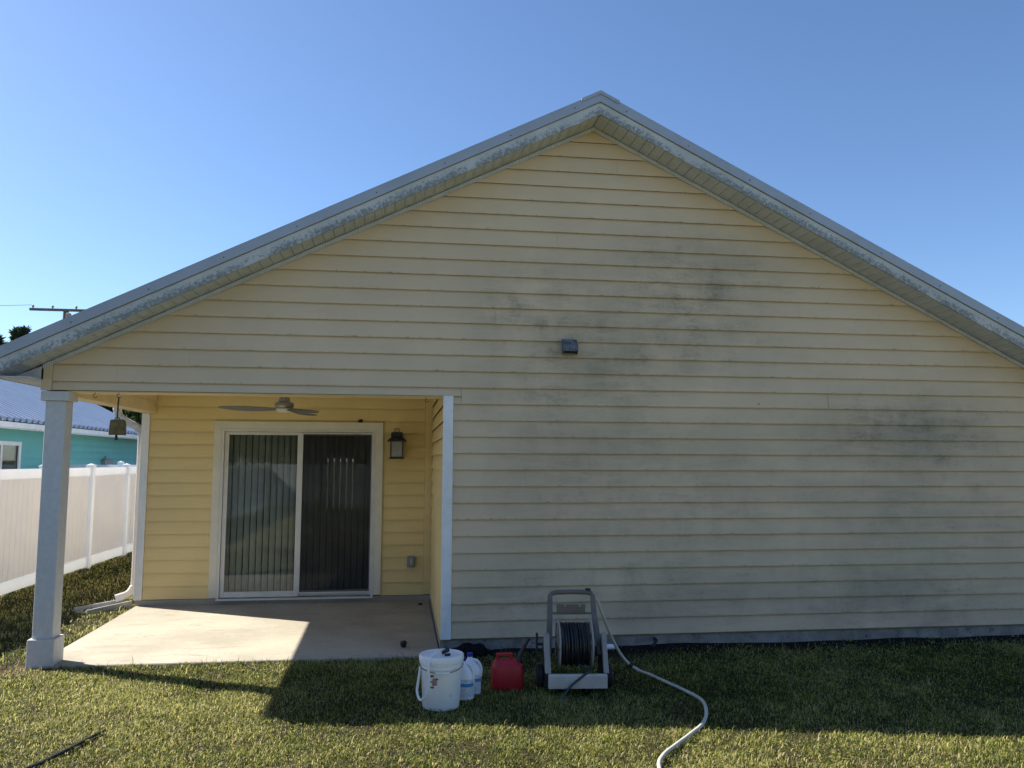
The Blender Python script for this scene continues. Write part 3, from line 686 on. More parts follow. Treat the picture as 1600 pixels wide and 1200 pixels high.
MB().tube([(bkx + .005, bky + .0, bz + .375), (bkx + .045, bky - .03, bz + .400)], [.012, .017], 10).build('nozzle', m_black, bk)
MB().tube([(bkx + .02, bky - .06, bz + .368), (bkx + .06, bky - .062, bz + .376)], [.013, .008], 10).build('nozzle', m_black, bk)
# faded print on the pail: a rough reddish patch with dark leaf-like marks
def pail_pt(q, h, lift=.0008):
    r = .131 + (.146 - .131) * (h - .012) / .273 + lift; return (bkx + r * math.cos(q), bky + r * math.sin(q), bz + h)
def patch(name, q0, h0, rq, rh, mat, seed):
    rr = random.Random(seed); n = 14; ring = [(1 + rr.uniform(-.45, .3)) for _ in range(n)]
    V = [pail_pt(q0, h0)] + [pail_pt(q0 + rq * ring[k] * math.cos(2 * math.pi * k / n), h0 + rh * ring[k] * math.sin(2 * math.pi * k / n)) for k in range(n)]
    mesh(name, V, [(0, 1 + k, 1 + (k + 1) % n) for k in range(n)], mat, bk)
qd = R(246)
patch('print_mark', qd, .205, .20, .027, simple('faded_red_print', (.42, .22, .2), .6, .3, 60), 3)
pk = simple('dark_print', (.06, .075, .06), .6, .3, 60)
patch('print_mark', qd - .10, .243, .12, .007, pk, 5); patch('print_mark', qd + .14, .226, .07, .007, pk, 6); patch('print_mark', qd - .1, .166, .12, .008, pk, 8)

# jugs
def label_mat():
    t = NT('jug_label'); p = t.n('ShaderNodeSeparateXYZ'); t.l(t.n('ShaderNodeTexCoord').outputs['Object'], p.inputs[0]); z = p.outputs[2]
    br = t.n('ShaderNodeTexBrick'); br.inputs['Scale'].default_value = 1; br.inputs['Brick Width'].default_value = .02; br.inputs['Row Height'].default_value = .009; br.inputs['Mortar Size'].default_value = .003
    br.inputs['Color1'].default_value = (.03, .06, .2, 1); br.inputs['Color2'].default_value = (.5, .55, .62, 1); br.inputs['Mortar'].default_value = (.72, .76, .8, 1)
    mp = t.n('ShaderNodeMapping'); mp.inputs['Rotation'].default_value = (R(90), 0, 0); t.l(t.n('ShaderNodeTexCoord').outputs['Object'], mp.inputs[0]); t.l(mp.outputs[0], br.inputs['Vector'])
    band = t.math('MULTIPLY', t.ramp(z, .098, .099), t.ramp(z, .122, .123, 1, 0))
    c = t.mix(band, br.outputs[0], (.05, .25, .55)); t.col(c); t.b.inputs['Roughness'].default_value = .4; return t.m
m_label = label_mat()
def jug(x, y, rz, label):
    z = G(x, y); t = thing('jug', (x, y, z), label, 'jug', 'white jugs behind the bucket')
    secs = [(.0, .062, .058, 0), (.006, .070, .066, 0), (.15, .071, .067, 0), (.17, .069, .064, 0), (.205, .055, .052, .004), (.235, .036, .036, .012), (.258, .020, .020, .016), (.270, .019, .019, .016)]
    Vj = []; sg = 20
    for h, hx, hy, ox in secs:
        for k in range(sg):
            q = 2 * math.pi * k / sg; c_, s_ = math.cos(q), math.sin(q); pw = .72
            a, b = -ox + hx * math.copysign(abs(c_) ** pw, c_), hy * math.copysign(abs(s_) ** pw, s_)
            Vj.append((x + a * math.cos(rz) - b * math.sin(rz), y + a * math.sin(rz) + b * math.cos(rz), z + h))
    Fj = [(i * sg + k, i * sg + (k + 1) % sg, (i + 1) * sg + (k + 1) % sg, (i + 1) * sg + k) for i in range(len(secs) - 1) for k in range(sg)] + [tuple(range(sg))[::-1], tuple((len(secs) - 1) * sg + k for k in range(sg))]
    MB().add(Vj, Fj).build('jug_body', m_jug, t, True)
    d = Vector((math.cos(rz), math.sin(rz), 0)); c0 = Vector((x, y, z))
    MB().tube(curve([c0 - d * .004 + Vector((0, 0, .250)), c0 + d * .040 + Vector((0, 0, .240)), c0 + d * .070 + Vector((0, 0, .190)), c0 + d * .066 + Vector((0, 0, .130))], 6), [.010] * 18 + [.014], 10).build('handle', m_jug, t, True)
    MB().lathe((x - .016 * math.cos(rz), y - .016 * math.sin(rz), z), [(.022, .2705), (.0225, .274), (.0225, .294), (.020, .297), (.005, .297)], 20).build('cap', m_bluecap, t, True)
    Vl = []; nl = 12
    for h in (.03, .15):
        for k in range(nl + 1):
            q = -math.pi / 2 - rz + (k / nl - .5) * 2.3; c_, s_ = math.cos(q), math.sin(q); pw = .72
            a, b = .0725 * math.copysign(abs(c_) ** pw, c_), .0685 * math.copysign(abs(s_) ** pw, s_)
            Vl.append((x + a * math.cos(rz) - b * math.sin(rz), y + a * math.sin(rz) + b * math.cos(rz), z + h))
    mesh('label', Vl, [(k, k + 1, nl + 2 + k, nl + 1 + k) for k in range(nl)], m_label, t)
jug(.285, -1.375, R(-20), 'white jug with a blue-striped label standing close against the bucket')
jug(.352, -1.235, R(-10), 'white blue-capped jug standing farther back beside the bucket')

# gas can
gx_, gy_ = .640, -1.10; gz_ = G(gx_, gy_)
gc = thing('gas_can', (gx_, gy_, gz_), 'red plastic fuel can with black spout standing on the shaded grass', 'gas can')
secs = [(0, .112, .075), (.008, .122, .084), (.02, .124, .087), (.165, .122, .086), (.180, .119, .083), (.205, .098, .060), (.222, .085, .040)]
Vg = []; sg = 28
for h, hx, hy in secs:
    for k in range(sg):
        q = 2 * math.pi * k / sg; c_, s_ = math.cos(q), math.sin(q); pw = .38
        Vg.append((gx_ + hx * math.copysign(abs(c_) ** pw, c_) - (.010 if h > .2 else 0), gy_ + hy * math.copysign(abs(s_) ** pw, s_), gz_ + h))
Fg = [(i * sg + k, i * sg + (k + 1) % sg, (i + 1) * sg + (k + 1) % sg, (i + 1) * sg + k) for i in range(len(secs) - 1) for k in range(sg)] + [tuple(range(sg))[::-1], tuple((len(secs) - 1) * sg + k for k in range(sg))]
MB().add(Vg, Fg).build('can_body', m_red, gc, True)
MB().box(gx_ - .088, gx_ - .068, gy_ - .018, gy_ + .018, gz_ + .215, gz_ + .265).box(gx_ + .018, gx_ + .042, gy_ - .018, gy_ + .018, gz_ + .215, gz_ + .265).box(gx_ - .0885, gx_ + .0425, gy_ - .0185, gy_ + .0185, gz_ + .2455, gz_ + .267).build('handle', m_red, gc, bevel=.005)
MB().lathe((gx_ + .085, gy_, gz_), [(.034, .185), (.034, .215), (.030, .222), (.012, .224)], 20).build('collar', m_black, gc, True)
MB().tube([(gx_ + .088, gy_, gz_ + .215), (gx_ + .120, gy_ + .005, gz_ + .285), (gx_ + .172, gy_ + .012, gz_ + .372)], [.022, .017, .013], 12).build('spout', m_black, gc, True)
MB().box(gx_ + .118, gx_ + .126, gy_ - .008, gy_ + .006, gz_ + .295, gz_ + .330).build('spout_lock', m_red, gc)

# hose reel cart
hx_, hy_ = 1.155, -1.17; hz_ = G(hx_, hy_)
W = lambda x, y, z: (hx_ + x, hy_ + y, hz_ + z)
reel = thing('hose_reel_cart', (hx_, hy_, hz_), 'grey-brown hose reel cart with coiled black hose against the wall', 'hose reel')
tr = MB(); prf = [(-.235, .055), (-.232, .15), (-.215, .158), (-.19, .155), (-.185, .06), (-.205, .048)]
tr.add([W(x, y, z) for x in (-.222, .222) for y, z in prf], [tuple(range(6)), tuple(range(6, 12))[::-1]] + [(i, (i + 1) % 6, 6 + (i + 1) % 6, 6 + i) for i in range(6)])
tr.build('front_tray', simple('pale_tray_plastic', (.48, .46, .42), .5, .1, 9, dirt=((.2, .19, .17), 13, .58, .55)), reel, bevel=.004)
box('tray_floor', hx_ - .20, hx_ + .20, hy_ - .184, hy_ + .14, hz_ + .052, hz_ + .062, m_rubber, reel)
def side(x0, x1, poly, name, mat):
    n = len(poly); Vs = [W(x, y, z) for x in (x0, x1) for y, z in poly]
    mesh(name, Vs, [tuple(range(n)), tuple(range(n, 2 * n))[::-1]] + [(i, (i + 1) % n, n + (i + 1) % n, n + i) for i in range(n)], mat, reel, bevel=.004)
for s in (-1, 1):
    a, b = (-.245, -.200) if s < 0 else (.200, .238)
    side(a, b, [(-.212, .16), (-.170, .16), (-.030, .40), (-.055, .43), (-.085, .425)], 'side_frame', m_reel_lt)
    side(a + .006, b - .006, [(-.165, .06), (.15, .06), (.11, .30), (-.02, .39), (-.168, .165)], 'side_panel', m_rubber)  # panels coloured black to stand for the shadow inside the cart
    up_ = [W(s * .205, -.02, .26), W(s * .188, .06, .40), W(s * .176, .135, .56), W(s * .172, .165, .668), W(s * .165, .170, .69)]
    mbu = MB()
    for i in range(len(up_) - 1):
        p, q = Vector(up_[i]), Vector(up_[i + 1]); wd = .024 - .002 * i
        mbu.add([(p.x - wd, p.y - .016, p.z), (p.x + wd, p.y - .016, p.z), (p.x + wd, p.y + .016, p.z), (p.x - wd, p.y + .016, p.z), (q.x - wd + .002, q.y - .016, q.z), (q.x + wd - .002, q.y - .016, q.z), (q.x + wd - .002, q.y + .016, q.z), (q.x - wd + .002, q.y + .016, q.z)], BF)
    mbu.build('handle_upright', m_reel, reel)
    wx = s * .268
    wh = MB().lathe(W(wx - .028, .02, .088), [(.05, 0), (.080, .002), (.088, .012), (.088, .044), (.080, .054), (.05, .056)], 28, 'x').build('wheel', m_rubber, reel, True)
    MB().lathe(W(wx + s * .024, .02, .088), [(.012, -.005), (.046, -.004), (.046, .004), (.012, .008)], 20, 'x').build('hub', m_reel, wh, True)
    # drum flange with spokes
    fl = MB().lathe(W(s * .125 - .006, .0, .335), [(.158, 0), (.186, .0), (.190, .006), (.186, .012), (.158, .012)], 40, 'x', cap=False)
    for k in range(8):
        q = k * math.pi / 4; fl.tube([W(s * .125, .05 * math.cos(q), .335 + .05 * math.sin(q)), W(s * .125, .165 * math.cos(q), .335 + .165 * math.sin(q))], .008, 6)
    fl.lathe(W(s * .125 - .006, 0, .335), [(.002, 0), (.06, 0), (.06, .012), (.002, .012)], 20, 'x'); fl.build('drum_flange', m_reel_lt, reel, True)
MB().tube([W(-.168, .170, .688), W(-.12, .170, .700), W(0, .170, .704), W(.12, .170, .700), W(.168, .170, .688)], .019, 10).build('handle_bar', m_reel, reel, True)
box('tool_tray', hx_ - .170, hx_ + .170, hy_ + .115, hy_ + .160, hz_ + .535, hz_ + .545, m_reel, reel)
box('tool_tray', hx_ - .125, hx_ + .105, hy_ + .112, hy_ + .118, hz_ + .546, hz_ + .615, m_reel, reel, .003)
for x in (-.06, .06): box('clip', hx_ + x - .008, hx_ + x + .008, hy_ + .100, hy_ + .111, hz_ + .598, hz_ + .622, m_reel_lt, reel)
MB().lathe(W(.135, .17, .712), [(.01, 0), (.024, .002), (.024, .016), (.012, .020)], 14).build('knob', m_black, reel, True)
MB().lathe(W(-.12, 0, .335), [(.06, 0), (.06, .24)], 24, 'x').build('drum_core', m_reel, reel, True)
coil = []
for layer, rr in enumerate((.105, .128, .150)):
    turns = 10; n_ = turns * 20
    for i in range(n_ + 1):
        t = i / n_; xx = -.108 + .216 * t if layer % 2 == 0 else .108 - .216 * t
        q = 2 * math.pi * turns * t; r_ = rr + .006 * math.sin(3.1 * q / 6 + layer) + .004 * random.random()
        coil.append(W(xx + .003 * math.sin(q * .7), r_ * math.cos(q), .335 + r_ * math.sin(q)))
o = MB().tube(coil, .0105, 6).build('coiled_hose', m_hose_b, reel, True); o['label'] = 'black hose wound on the drum'
MB().tube(curve([W(.02, -.10, .20), W(.09, -.175, .175), W(.04, -.232, .150), W(-.05, -.246, .085), W(-.12, -.28, .012), W(-.14, -.31, .008)], 6), .0095, 8).build('leader_hose', m_hose_g, reel, True)
cr = MB(); cr.box(hx_ - .300, hx_ - .284, hy_ - .03, hy_ + .01, hz_ + .20, hz_ + .42); cr.box(hx_ - .2835, hx_ - .246, hy_ - .02, hy_ + .0, hz_ + .325, hz_ + .345); cr.build('crank', m_black, reel, bevel=.004)

reel.rotation_euler.z = R(-5)
# pale hose from the reel over the lawn
hpts = [(1.375, -1.04, .50), (1.405, -1.01, .425), (1.49, -.92, .25), (1.585, -.84, .075), (1.68, -.80, -.05), (1.765, -.88, None), (1.81, -1.0, None), (1.87, -1.18, None), (1.955, -1.44, None), (1.975, -1.72, None), (1.90, -2.00, None), (1.79, -2.22, None), (1.65, -2.39, None), (1.49, -2.55, None), (1.36, -2.70, None), (1.27, -2.90, None), (1.22, -3.3, None), (1.30, -3.9, None)]
hpts = [(x, y, (G(x, y) + .028) if z is None else z) for x, y, z in hpts]
gh = thing('garden_hose', (1.79, -2.22, G(1.79, -2.22)), 'pale beige garden hose curving from the reel over the lawn', 'hose')
MB().tube(curve(hpts, 8), .0125, 10).build('hose_tube', m_hose_w, gh, True)
pj = curve(hpts, 8)
MB().tube([pj[34], pj[35], pj[36]], .0145, 10).build('repair_band', m_black, gh, True)

# dark bag, small container and pipe along the foundation
def crumple(name, c, sx, sy, sz, mat, label, cat):
    bm = bmesh.new(); bmesh.ops.create_icosphere(bm, subdivisions=4, radius=1)
    from mathutils import noise as mn
    for v in bm.verts:
        p = v.co.copy(); f = 1 + .28 * mn.noise(p * 2.3) + .10 * mn.noise(p * 6)
        v.co = Vector((p.x * sx * f, p.y * sy * f, max(-.02, p.z * sz * f)))
    me = bpy.data.meshes.new(name); bm.to_mesh(me); bm.free(); me.materials.append(mat)
    o = bpy.data.objects.new(name, me); o.location = c; link(o); return tag(o, label, cat)
crumple('black_bag', (.44, -.10, G(.44, -.12) + .015), .18, .085, .095, simple('matte_black_sheet', (.012, .012, .013), .95, .3, 20, spec=.1), 'black crumpled bag on the ground against the foundation behind the bucket', 'bag')
ct_ = thing('small_container', (1.73, -.10, G(1.73, -.1)), 'small white and blue container on its side behind the hose reel', 'container')
MB().lathe((1.66, -.10, G(1.73, -.1) + .024), [(.014, 0), (.024, .004), (.024, .10), (.016, .115)], 16, 'x').build('container_body', m_jug, ct_, True)
MB().lathe((1.776, -.10, G(1.73, -.1) + .024), [(.013, 0), (.014, .02), (.009, .022)], 14, 'x').build('cap', m_bluecap, ct_, True)
o = MB().tube([(2.19, .06, G(2.2, -.05) + .055), (2.185, -.03, G(2.2, -.05) + .05), (2.12, -.12, G(2.12, -.12) + .012)], .016, 10).build('drain_pipe', m_rubber, smooth=True)
tag(o, 'short dark pipe stub leaning out of the foundation right of the hose reel', 'pipe')
# splash block
sbz = G(-3.6, 2.75)
sb = MB(); a0 = Vector((-3.42, 2.93, sbz)); a1 = Vector((-3.80, 2.52, sbz)); dv = (a1 - a0).normalized(); nv = Vector((-dv.y, dv.x, 0))
def sp(t, s_, z): return a0 + dv * t + nv * s_ + Vector((0, 0, z))
L_ = (a1 - a0).length
sb.add([sp(0, -.11, -.02), sp(L_, -.15, -.02), sp(L_, .15, -.02), sp(0, .11, -.02), sp(0, -.11, .035), sp(L_, -.15, .012), sp(L_, .15, .012), sp(0, .11, .035)], BF)
for s_ in (-1, 1): sb.add([sp(0, s_ * .085, .0355), sp(L_, s_ * .125, .0125), sp(L_, s_ * .155, .0125), sp(0, s_ * .115, .0355), sp(0, s_ * .09, .085), sp(L_, s_ * .130, .055), sp(L_, s_ * .150, .055), sp(0, s_ * .110, .085)], BF)
tag(sb.build('splash_block', m_block), 'grey splash block in the grass below the downspout', 'splash block')
# black edging strip in the lawn
ep = [(-2.30, -2.52), (-2.23, -2.36), (-2.15, -2.14), (-2.08, -1.93), (-2.05, -1.84)]
o = MB().tube([(x, y, G(x, y) + .018) for x, y in ep], [.013, .013, .012, .010, .005], 8).build('drip_line', m_rubber, smooth=True)
tag(o, 'black tube lying half buried in the sunlit lawn', 'tube')

# ------------------------------------------------------------------ fences
def fence(p0, p1, step, label, gates=False, top=1.475, post_h=1.53):
    p0, p1 = Vector((*p0, 0)), Vector((*p1, 0)); L = (p1 - p0).length; d = (p1 - p0).normalized(); n = Vector((-d.y, d.x, 0))
    zb = G(*p0.xy) ; f = thing('vinyl_fence', (p0.x, p0.y, zb), label, 'fence')
    def bx_(mb, s0, s1, t0, t1, z0, z1): mb.add([p0 + d * s + n * t + Vector((0, 0, z)) for z in (z0, z1) for s, t in ((s0, t0), (s1, t0), (s1, t1), (s0, t1))], BF)
    k = int(round(L / step))
    for i in range(k + 1):
        s = i * L / k; mb = MB(); bx_(mb, s - .058, s + .058, -.058, .058, zb - .25, post_h - .035); pst = mb.build('fence_post', m_vinyl, f)
        mb = MB(); a = [p0 + d * (s + u) + n * v + Vector((0, 0, z)) for z, w_ in ((post_h - .0345, .066), (post_h - .012, .066)) for u, v in ((-w_, -w_), (w_, -w_), (w_, w_), (-w_, w_))]
        mb.add(a, BF); b = [p0 + d * (s + u) + n * v + Vector((0, 0, post_h - .0115)) for u, v in ((-.06, -.06), (.06, -.06), (.06, .06), (-.06, .06))] + [p0 + d * s + Vector((0, 0, post_h + .018))]
        mb.add(b, [(0, 1, 2, 3), (0, 4, 1), (1, 4, 2), (2, 4, 3), (3, 4, 0)]); mb.build('post_cap', m_vinyl, pst)
        if i == k: break
        a0, a1 = s + .0585, s + L / k - .0585
        mb = MB(); bx_(mb, a0, a1, -.022, .022, top - .14, top); mb.build('top_rail', m_vinyl, f, bevel=.004)
        mb = MB(); bx_(mb, a0, a1, -.022, .022, zb + .03, zb + .19); mb.build('bottom_rail', m_vinyl, f, bevel=.004)
        m_ = int((a1 - a0) / .152); wd = (a1 - a0) / m_
        mb = MB()
        for j in range(m_): bx_(mb, a0 + j * wd + .002, a0 + (j + 1) * wd - .002, -.008, .008, zb + .191, top - .1405)
        bx_(mb, a0, a1, -.004, .004, zb + .191, top - .1405)
        o = mb.build('picket_infill', m_vinyl, f); o['kind'] = 'stuff'
fence((-5.40, -20.0), (-5.40, 18.0), 1.81, 'white vinyl privacy fence running back along the side yard')
fence((-5.46, 14.0), (-8.8, 14.0), 1.67, 'short white fence run between the side fence and the teal house', top=1.49, post_h=1.57)
fence((-5.3, -20.0), (14.0, -20.0), 1.93, 'white vinyl privacy fence across the back of the yard')

# ------------------------------------------------------------------ neighbour's house
nh = thing('neighbour_house', (-11.2, 12, G(-9, 12)), 'teal house with blue-grey ribbed metal roof beyond the white fence', 'house')
NX, NE, NRX, NZ, NR, NY0, NY1 = -8.95, -8.5, -11.35, 2.44, 3.88, 3.0, 21.6
nw = box('wall', NX - .2, NX - .031, NY0 + .3, NY1 - .3, -.3, 2.40, bmp, nh)
for n in range(14):
    zz0 = -.15 + n * .18
    if .98 < zz0 + .18 and zz0 < 1.99:
        for a, b in ((0, 7.605), (9.415, NY1 - NY0 - .6)):
            lap('siding_board', (NX, NY0 + .3, 0), (0, 1, 0), (1, 0, 0), a, b, a, b, zz0, zz0 + .18, m_teal, nw, ov=.012)
    else: lap('siding_board', (NX, NY0 + .3, 0), (0, 1, 0), (1, 0, 0), 0, NY1 - NY0 - .6, 0, NY1 - NY0 - .6, zz0, zz0 + .18, m_teal, nw, ov=.012)
for yy in (NY0 + .25, NY1 - .30): mesh('wall', *prism([(NX - .05, -.3), (NRX * 2 - NX, -.3), (NRX * 2 - NX, 2.4), (NRX, 3.65), (NX - .05, 2.4)], yy, yy + .05), m_teal, nh)
wn = MB(); ya, yb_ = 10.9, 12.72
wn.box(NX + .002, NX + .03, ya, ya + .10, 1.06, 2.02).box(NX + .002, NX + .03, yb_ - .10, yb_, 1.06, 2.02).box(NX + .002, NX + .03, ya + .1005, yb_ - .1005, 1.93, 2.02).box(NX + .002, NX + .03, ya + .1005, yb_ - .1005, 1.06, 1.14).box(NX + .002, NX + .024, (ya + yb_) / 2 - .03, (ya + yb_) / 2 + .03, 1.1405, 1.9295)
wn = wn.build('window', m_trim, nh)
box('pane', NX - .012, NX - .006, ya + .08, yb_ - .08, 1.10, 1.96, m_glass, wn); box('blind', NX - .10, NX - .09, ya + .02, yb_ - .02, 1.0, 2.05, simple('grey_blind', (.12, .12, .11), .8), wn)
def rib_roof():
    t = NT('blue_ribbed_roof'); v = t.coord('world'); c = t.mix(t.ramp(t.noise(v, 2, 4), .3, .7), (.42, .48, .58), (.48, .54, .63)); t.col(c)
    t.b.inputs['Metallic'].default_value = .2; t.b.inputs['Roughness'].default_value = .38; return t.m
m_nroof = rib_roof()
for s in (1, -1):
    mb = MB(); prof = []; yy = NY0
    while yy < NY1 - .02: prof += [(yy, 0), (yy + .15, 0), (yy + .17, .075), (yy + .25, .075), (yy + .27, 0)]; yy += .30
    xe = NRX + s * (NE - NRX); m = len(prof)
    mb.add([(NRX, y, NR + h) for y, h in prof] + [(xe, y, NZ + h) for y, h in prof], [(i, i + 1, m + i + 1, m + i) for i in range(m - 1)])
    rf = mb.build('roof', m_nroof, nh)
    xa, xb = sorted((xe - s * .02, xe - s * .05)); box('fascia', xa, xb, NY0, NY1, NZ - .17, NZ - .02, m_trim, rf)
    xa, xb = sorted((xe - s * .06, NRX + s * (NX - NRX) + s * .002)); box('eave_soffit', xa, xb, NY0, NY1, NZ - .13, NZ - .12, m_trim, rf)
    xa, xb = sorted((xe - s * .019, xe + s * .09)); g = MB().box(xa, xb, NY0, NY1, NZ - .15, NZ - .145); g.box(*( (xb - .006, xb) if s > 0 else (xa, xa + .006)), NY0, NY1, NZ - .1445, NZ - .035); g.build('gutter', m_trim, rf)
MB().tube([(NRX, NY0, NR + .02), (NRX, NY1, NR + .02)], .05, 8).build('ridge_cap', m_nroof, nh)
mt = thing('meter_box', (NX + .08, 18.3, 1.3), 'dark grey meter box on the teal wall of the neighbouring house', 'meter box')
box('box_body', NX + .002, NX + .12, 17.95, 18.62, 1.15, 1.62, m_grey_box, mt, .01); MB().tube([(NX + .06, 18.12, 1.62), (NX + .06, 18.12, 1.74)], .03, 8).build('conduit', m_grey_box, mt)

# ------------------------------------------------------------------ utility pole, wire
pl = thing('utility_pole', (-13.0, 25.2, -.2), 'wooden utility pole with crossarm showing above the left roof edge', 'utility pole')
MB().tube([(-13.0, 25.2, -.3), (-13.0, 25.2, 7.30)], [.15, .10], 10).build('pole', m_wood, pl, True)
MB().add([(x, 25.08 + .12 * 0 + dy, z) for z in (7.28, 7.37) for x, dy in ((-14.25, -.05), (-11.75, -.05), (-11.75, .05), (-14.25, .05))], BF).build('crossarm', m_wood, pl)
for x in (-14.15, -13.45, -12.6, -11.9): MB().lathe((x, 25.1, 7.37), [(.02, 0), (.03, .05), (.05, .06), (.045, .10), (.02, .13)], 10).build('insulator', m_grey_box, pl, True)
MB().lathe((-12.82, 24.98, 6.95), [(.04, 0), (.10, .02), (.10, .22), (.05, .25)], 12).build('cutout', m_grey_box, pl, True)
wr_ = MB().tube([(-14.15, 25.1, 7.50), (-22, 25.9, 7.20), (-34, 27, 7.25), (-60, 29.5, 7.8)], .008, 5).build('power_line', m_wire)
tag(wr_, 'thin power line running off to the left from the crossarm', 'wire')

# ------------------------------------------------------------------ trees
def leaf_cloud(name, centers, radii, per, size, mat, parent=None, elong=1.0, kind=None, droop=0.):
    P, S = [], []
    for (c, r) in zip(centers, radii):
        v = rng.normal(size=(per, 3)); v /= np.linalg.norm(v, axis=1)[:, None]; v *= (rng.random((per, 1)) ** .45) * r; v[:, 2] *= .75
        P.append(np.asarray(c) + v)
    P = np.concatenate(P); n = len(P); sz = size * (.6 + .8 * rng.random(n))
    a = rng.normal(size=(n, 3)); a[:, 2] -= droop; a /= np.linalg.norm(a, axis=1)[:, None]; b = np.cross(a, rng.normal(size=(n, 3))); b /= np.linalg.norm(b, axis=1)[:, None]
    a = a * (sz * elong)[:, None]; b = b * (sz * .45)[:, None]
    Vv = np.stack([P - a, P + b * .9, P + a, P - b * .9], 1).reshape(-1, 3)
    if parent: Vv = Vv - np.array(wloc(parent))
    me = bpy.data.meshes.new(name); me.vertices.add(4 * n); me.vertices.foreach_set('co', Vv.ravel()); me.loops.add(4 * n); me.loops.foreach_set('vertex_index', np.arange(4 * n, dtype=np.int32))
    me.polygons.add(n); me.polygons.foreach_set('loop_start', np.arange(0, 4 * n, 4, dtype=np.int32)); me.polygons.foreach_set('loop_total', np.full(n, 4, dtype=np.int32))
    at = me.attributes.new('tint', 'FLOAT', 'POINT'); at.data.foreach_set('value', np.repeat(rng.random(n), 4).astype(np.float32)); me.update(); me.materials.append(mat)
    o = link(bpy.data.objects.new(name, me), parent)
    if kind: o['kind'] = kind
    return o
def tree(x, y, h, spread, label, pine=False, group=None):
    z = -.25; t = thing('pine_tree' if pine else 'tree', (x, y, z), label, 'tree', group)
    mb = MB(); mb.tube([(x, y, z), (x + .1, y, z + h * .4), (x - .05, y + .1, z + h * .75), (x, y, z + h * .96)], [h * .022, h * .016, h * .010, .02], 8)
    cs, rs = [], []
    for k in range(34 if pine else 30):
        f = (random.uniform(.42, 1.0) if pine else random.uniform(.28, .95)); ang = random.uniform(0, 6.28)
        env = ((1 - f) * 1.5 + .18) if pine else math.sin(math.pi * min(.97, max(.1, f))) ** .6
        rr = spread * env * random.uniform(.35, 1.0); p = (x + rr * math.cos(ang), y + rr * math.sin(ang), z + h * f)
        cs.append(p); rs.append(spread * (random.uniform(.16, .28) if pine else random.uniform(.25, .42)))
        if k % 2 == 0: mb.tube([(x, y, z + h * max(.25, f - .15)), p], [h * .007, .012], 5)
    mb.build('trunk', m_tree, t, True)
    leaf_cloud('crown', cs, rs, 75 if pine else 420, .22 if pine else .17, m_needle if pine else m_leaf, t, 1.6 if pine else 1.0)
tree(-29.9, 56.4, 11.0, 1.7, 'pine whose top shows at the far left over the roof edge', True, 'pines beyond the roof')
tree(-28.3, 56.3, 11.5, 1.8, 'taller pine top showing just right of the other pine', True, 'pines beyond the roof')
tree(-20.5, 42, 6.3, 2.6, 'dark green tree behind the left part of the blue roof ridge', False, 'trees behind the neighbouring roof')
tree(-17.4, 41, 6.0, 2.5, 'dark green tree over the blue roof beside the porch post', False, 'trees behind the neighbouring roof')
tree(-14.6, 40, 5.8, 2.6, 'dark green tree seen behind the downspout elbow', False, 'trees behind the neighbouring roof')
# woods behind the yard, at the photographer's back: they close the view that the door glass mirrors
cs = [(x + random.uniform(-1, 1), -27 + random.uniform(-2.0, 2.0), random.uniform(.5, 6.5)) for x in np.arange(-34, 34, .9) for _ in range(2)]
o = leaf_cloud('woods', cs, [random.uniform(1.3, 2.2) for _ in cs], 240, .34, m_leaf, None, 1.0, 'stuff'); tag(o, 'dense dark green woods beyond the back fence', 'woods')

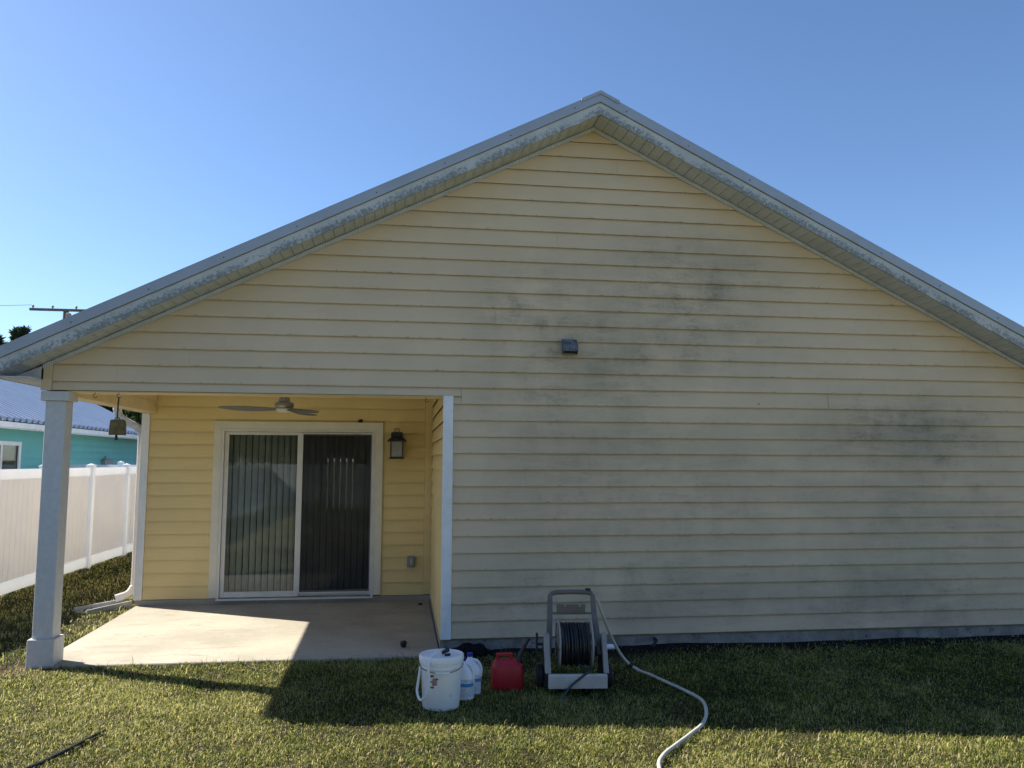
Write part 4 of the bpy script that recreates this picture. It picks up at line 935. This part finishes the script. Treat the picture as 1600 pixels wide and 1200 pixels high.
# ------------------------------------------------------------------ lawn blades
def lawn(name, n, xr, yr, dens, hgt, label, wfac=1.0):
    x = rng.uniform(*xr, n); y = yr[0] + (yr[1] - yr[0]) * rng.random(n)
    def fbm(x, y, s, seed):
        v = 0
        for k in range(4):
            f = s * 2 ** k; v = v + np.sin(f * x * 1.3 + seed + 2 * np.sin(f * y * .7 + k)) * np.cos(f * y * 1.1 + seed * 2 + 1.5 * np.sin(f * x * .8 - k)) / 1.6 ** k
        return v / 2.2
    patch_ = fbm(x, y, 1.1, 3.1); fine = fbm(x, y, 5.5, 9.7); mic = fbm(x, y, 27., 1.7)
    keep = np.ones(n, bool)
    keep &= ~((x > SX0 - .01) & (x < SX1 + .05) & (y > SYF - .01) & (y < SYB + .3))
    keep &= ~((x > .17) & (y > -.0)); keep &= ~((x > -3.31) & (y > 0))
    keep &= ~((x > -3.33) & (x < -3.06) & (y > -.05) & (y < .22))
    bare = np.exp(-(((x + 3.5) / .42) ** 2 + ((y + .18) / .22) ** 2)) + 1.05 * np.exp(-((y + .04 + .12 * fine + .1 * patch_) / .26) ** 2) * (x > .2) + .75 * np.exp(-(((x - 1.75) / .5) ** 2 + ((y + .25) / .25) ** 2)) + .6 * np.exp(-(((x + 3.3) / .10) ** 2)) * (y > .2) + .5 * np.exp(-((y + .06) / .05) ** 2) * (x < .2) * (x > -3.3)
    prob = np.clip(1.05 - bare, 0.02, 1) * np.clip(.62 + .45 * fine + .30 * mic, .05, 1)
    keep &= rng.random(n) < prob
    x, y, fine, patch_, mic = x[keep], y[keep], fine[keep], patch_[keep], mic[keep]; n = len(x)
    z = gz(x, y) - .004
    dist = np.hypot(x + .22, y + 7.5)
    h = hgt * (.35 + 1.0 * rng.random(n) ** 1.4) * (1 + .3 * fine + .25 * patch_); wdt = (.0010 + .0020 * rng.random(n) ** 2) * np.clip(dist / 6, 1, 2.4) * wfac
    tuft = rng.random(n) < .012; h = np.where(tuft, h * 1.9, h)
    edge = (np.abs(y + .06) < .06) & (x < .2) & (x > -3.3) | (np.abs(x + 3.34) < .05) & (y > .2) & (y < 2.6); h = np.where(edge, h * (1.1 + .9 * rng.random(n)), h)
    ang = rng.uniform(0, 2 * np.pi, n); lean = .35 + 1.05 * rng.random(n)
    dx, dy = np.cos(ang), np.sin(ang); sx, sy = -dy * wdt, dx * wdt
    # some blades face the other way than they lean
    mxo, mz = h * .45 * np.sin(lean * .6), h * .55 * np.cos(lean * .5); tx, tz = h * np.sin(lean), h * .95 * np.cos(lean)
    tz = np.maximum(tz, .004)
    Vb = np.empty((n, 5, 3)); Vb[:, 0] = np.stack([x - sx, y - sy, z], 1); Vb[:, 1] = np.stack([x + sx, y + sy, z], 1)
    Vb[:, 2] = np.stack([x + dx * mxo + sx * .85, y + dy * mxo + sy * .85, z + mz], 1); Vb[:, 3] = np.stack([x + dx * mxo - sx * .85, y + dy * mxo - sy * .85, z + mz], 1)
    Vb[:, 4] = np.stack([x + dx * tx, y + dy * tx, z + tz], 1)
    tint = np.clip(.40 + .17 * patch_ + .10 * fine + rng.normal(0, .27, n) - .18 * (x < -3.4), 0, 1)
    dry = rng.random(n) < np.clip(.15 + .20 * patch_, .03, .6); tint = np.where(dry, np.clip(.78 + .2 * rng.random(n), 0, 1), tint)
    me = bpy.data.meshes.new(name); me.vertices.add(5 * n); me.vertices.foreach_set('co', Vb.ravel())
    b = np.arange(n, dtype=np.int32)[:, None] * 5
    li = np.concatenate([b + np.array([[0, 1, 2, 3]], np.int32), b + np.array([[3, 2, 4]], np.int32)], 1).ravel()
    me.loops.add(7 * n); me.loops.foreach_set('vertex_index', li)
    ls = (np.arange(n, dtype=np.int32)[:, None] * 7 + np.array([[0, 4]], np.int32)).ravel(); lt = np.tile(np.array([4, 3], np.int32), n)
    me.polygons.add(2 * n); me.polygons.foreach_set('loop_start', ls); me.polygons.foreach_set('loop_total', lt)
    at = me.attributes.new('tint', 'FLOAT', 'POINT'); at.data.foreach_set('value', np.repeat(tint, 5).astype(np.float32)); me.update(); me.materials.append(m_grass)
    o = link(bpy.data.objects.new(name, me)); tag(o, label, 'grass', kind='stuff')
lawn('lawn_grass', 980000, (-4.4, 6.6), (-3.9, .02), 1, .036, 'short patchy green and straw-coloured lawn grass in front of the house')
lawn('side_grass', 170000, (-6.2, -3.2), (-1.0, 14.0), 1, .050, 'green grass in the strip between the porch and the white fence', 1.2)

# weeds and fallen leaves in the lawn
wc = [(x, y, G(x, y) + .014) for x, y in ((random.uniform(-4.2, 6.4), random.uniform(-3.6, -.25)) for _ in range(420))]
o = leaf_cloud('lawn_weeds', wc, [random.uniform(.03, .10) for _ in wc], 12, .013, m_grass, None, 1.0, 'stuff'); tag(o, 'small broad-leaved weeds scattered through the lawn', 'weeds')
me = o.data; zs = np.empty(len(me.vertices) * 3, np.float32); me.vertices.foreach_get('co', zs); zs = zs.reshape(-1, 3); g_ = gz(zs[:, 0], zs[:, 1]); zs[:, 2] = g_ + .012 + .35 * np.abs(zs[:, 2] - g_ - .012); me.vertices.foreach_set('co', zs.ravel()); me.update()
tv = np.repeat(np.clip(rng.normal(.42, .12, len(me.vertices) // 4), 0, .65), 4).astype(np.float32); me.attributes['tint'].data.foreach_set('value', tv)
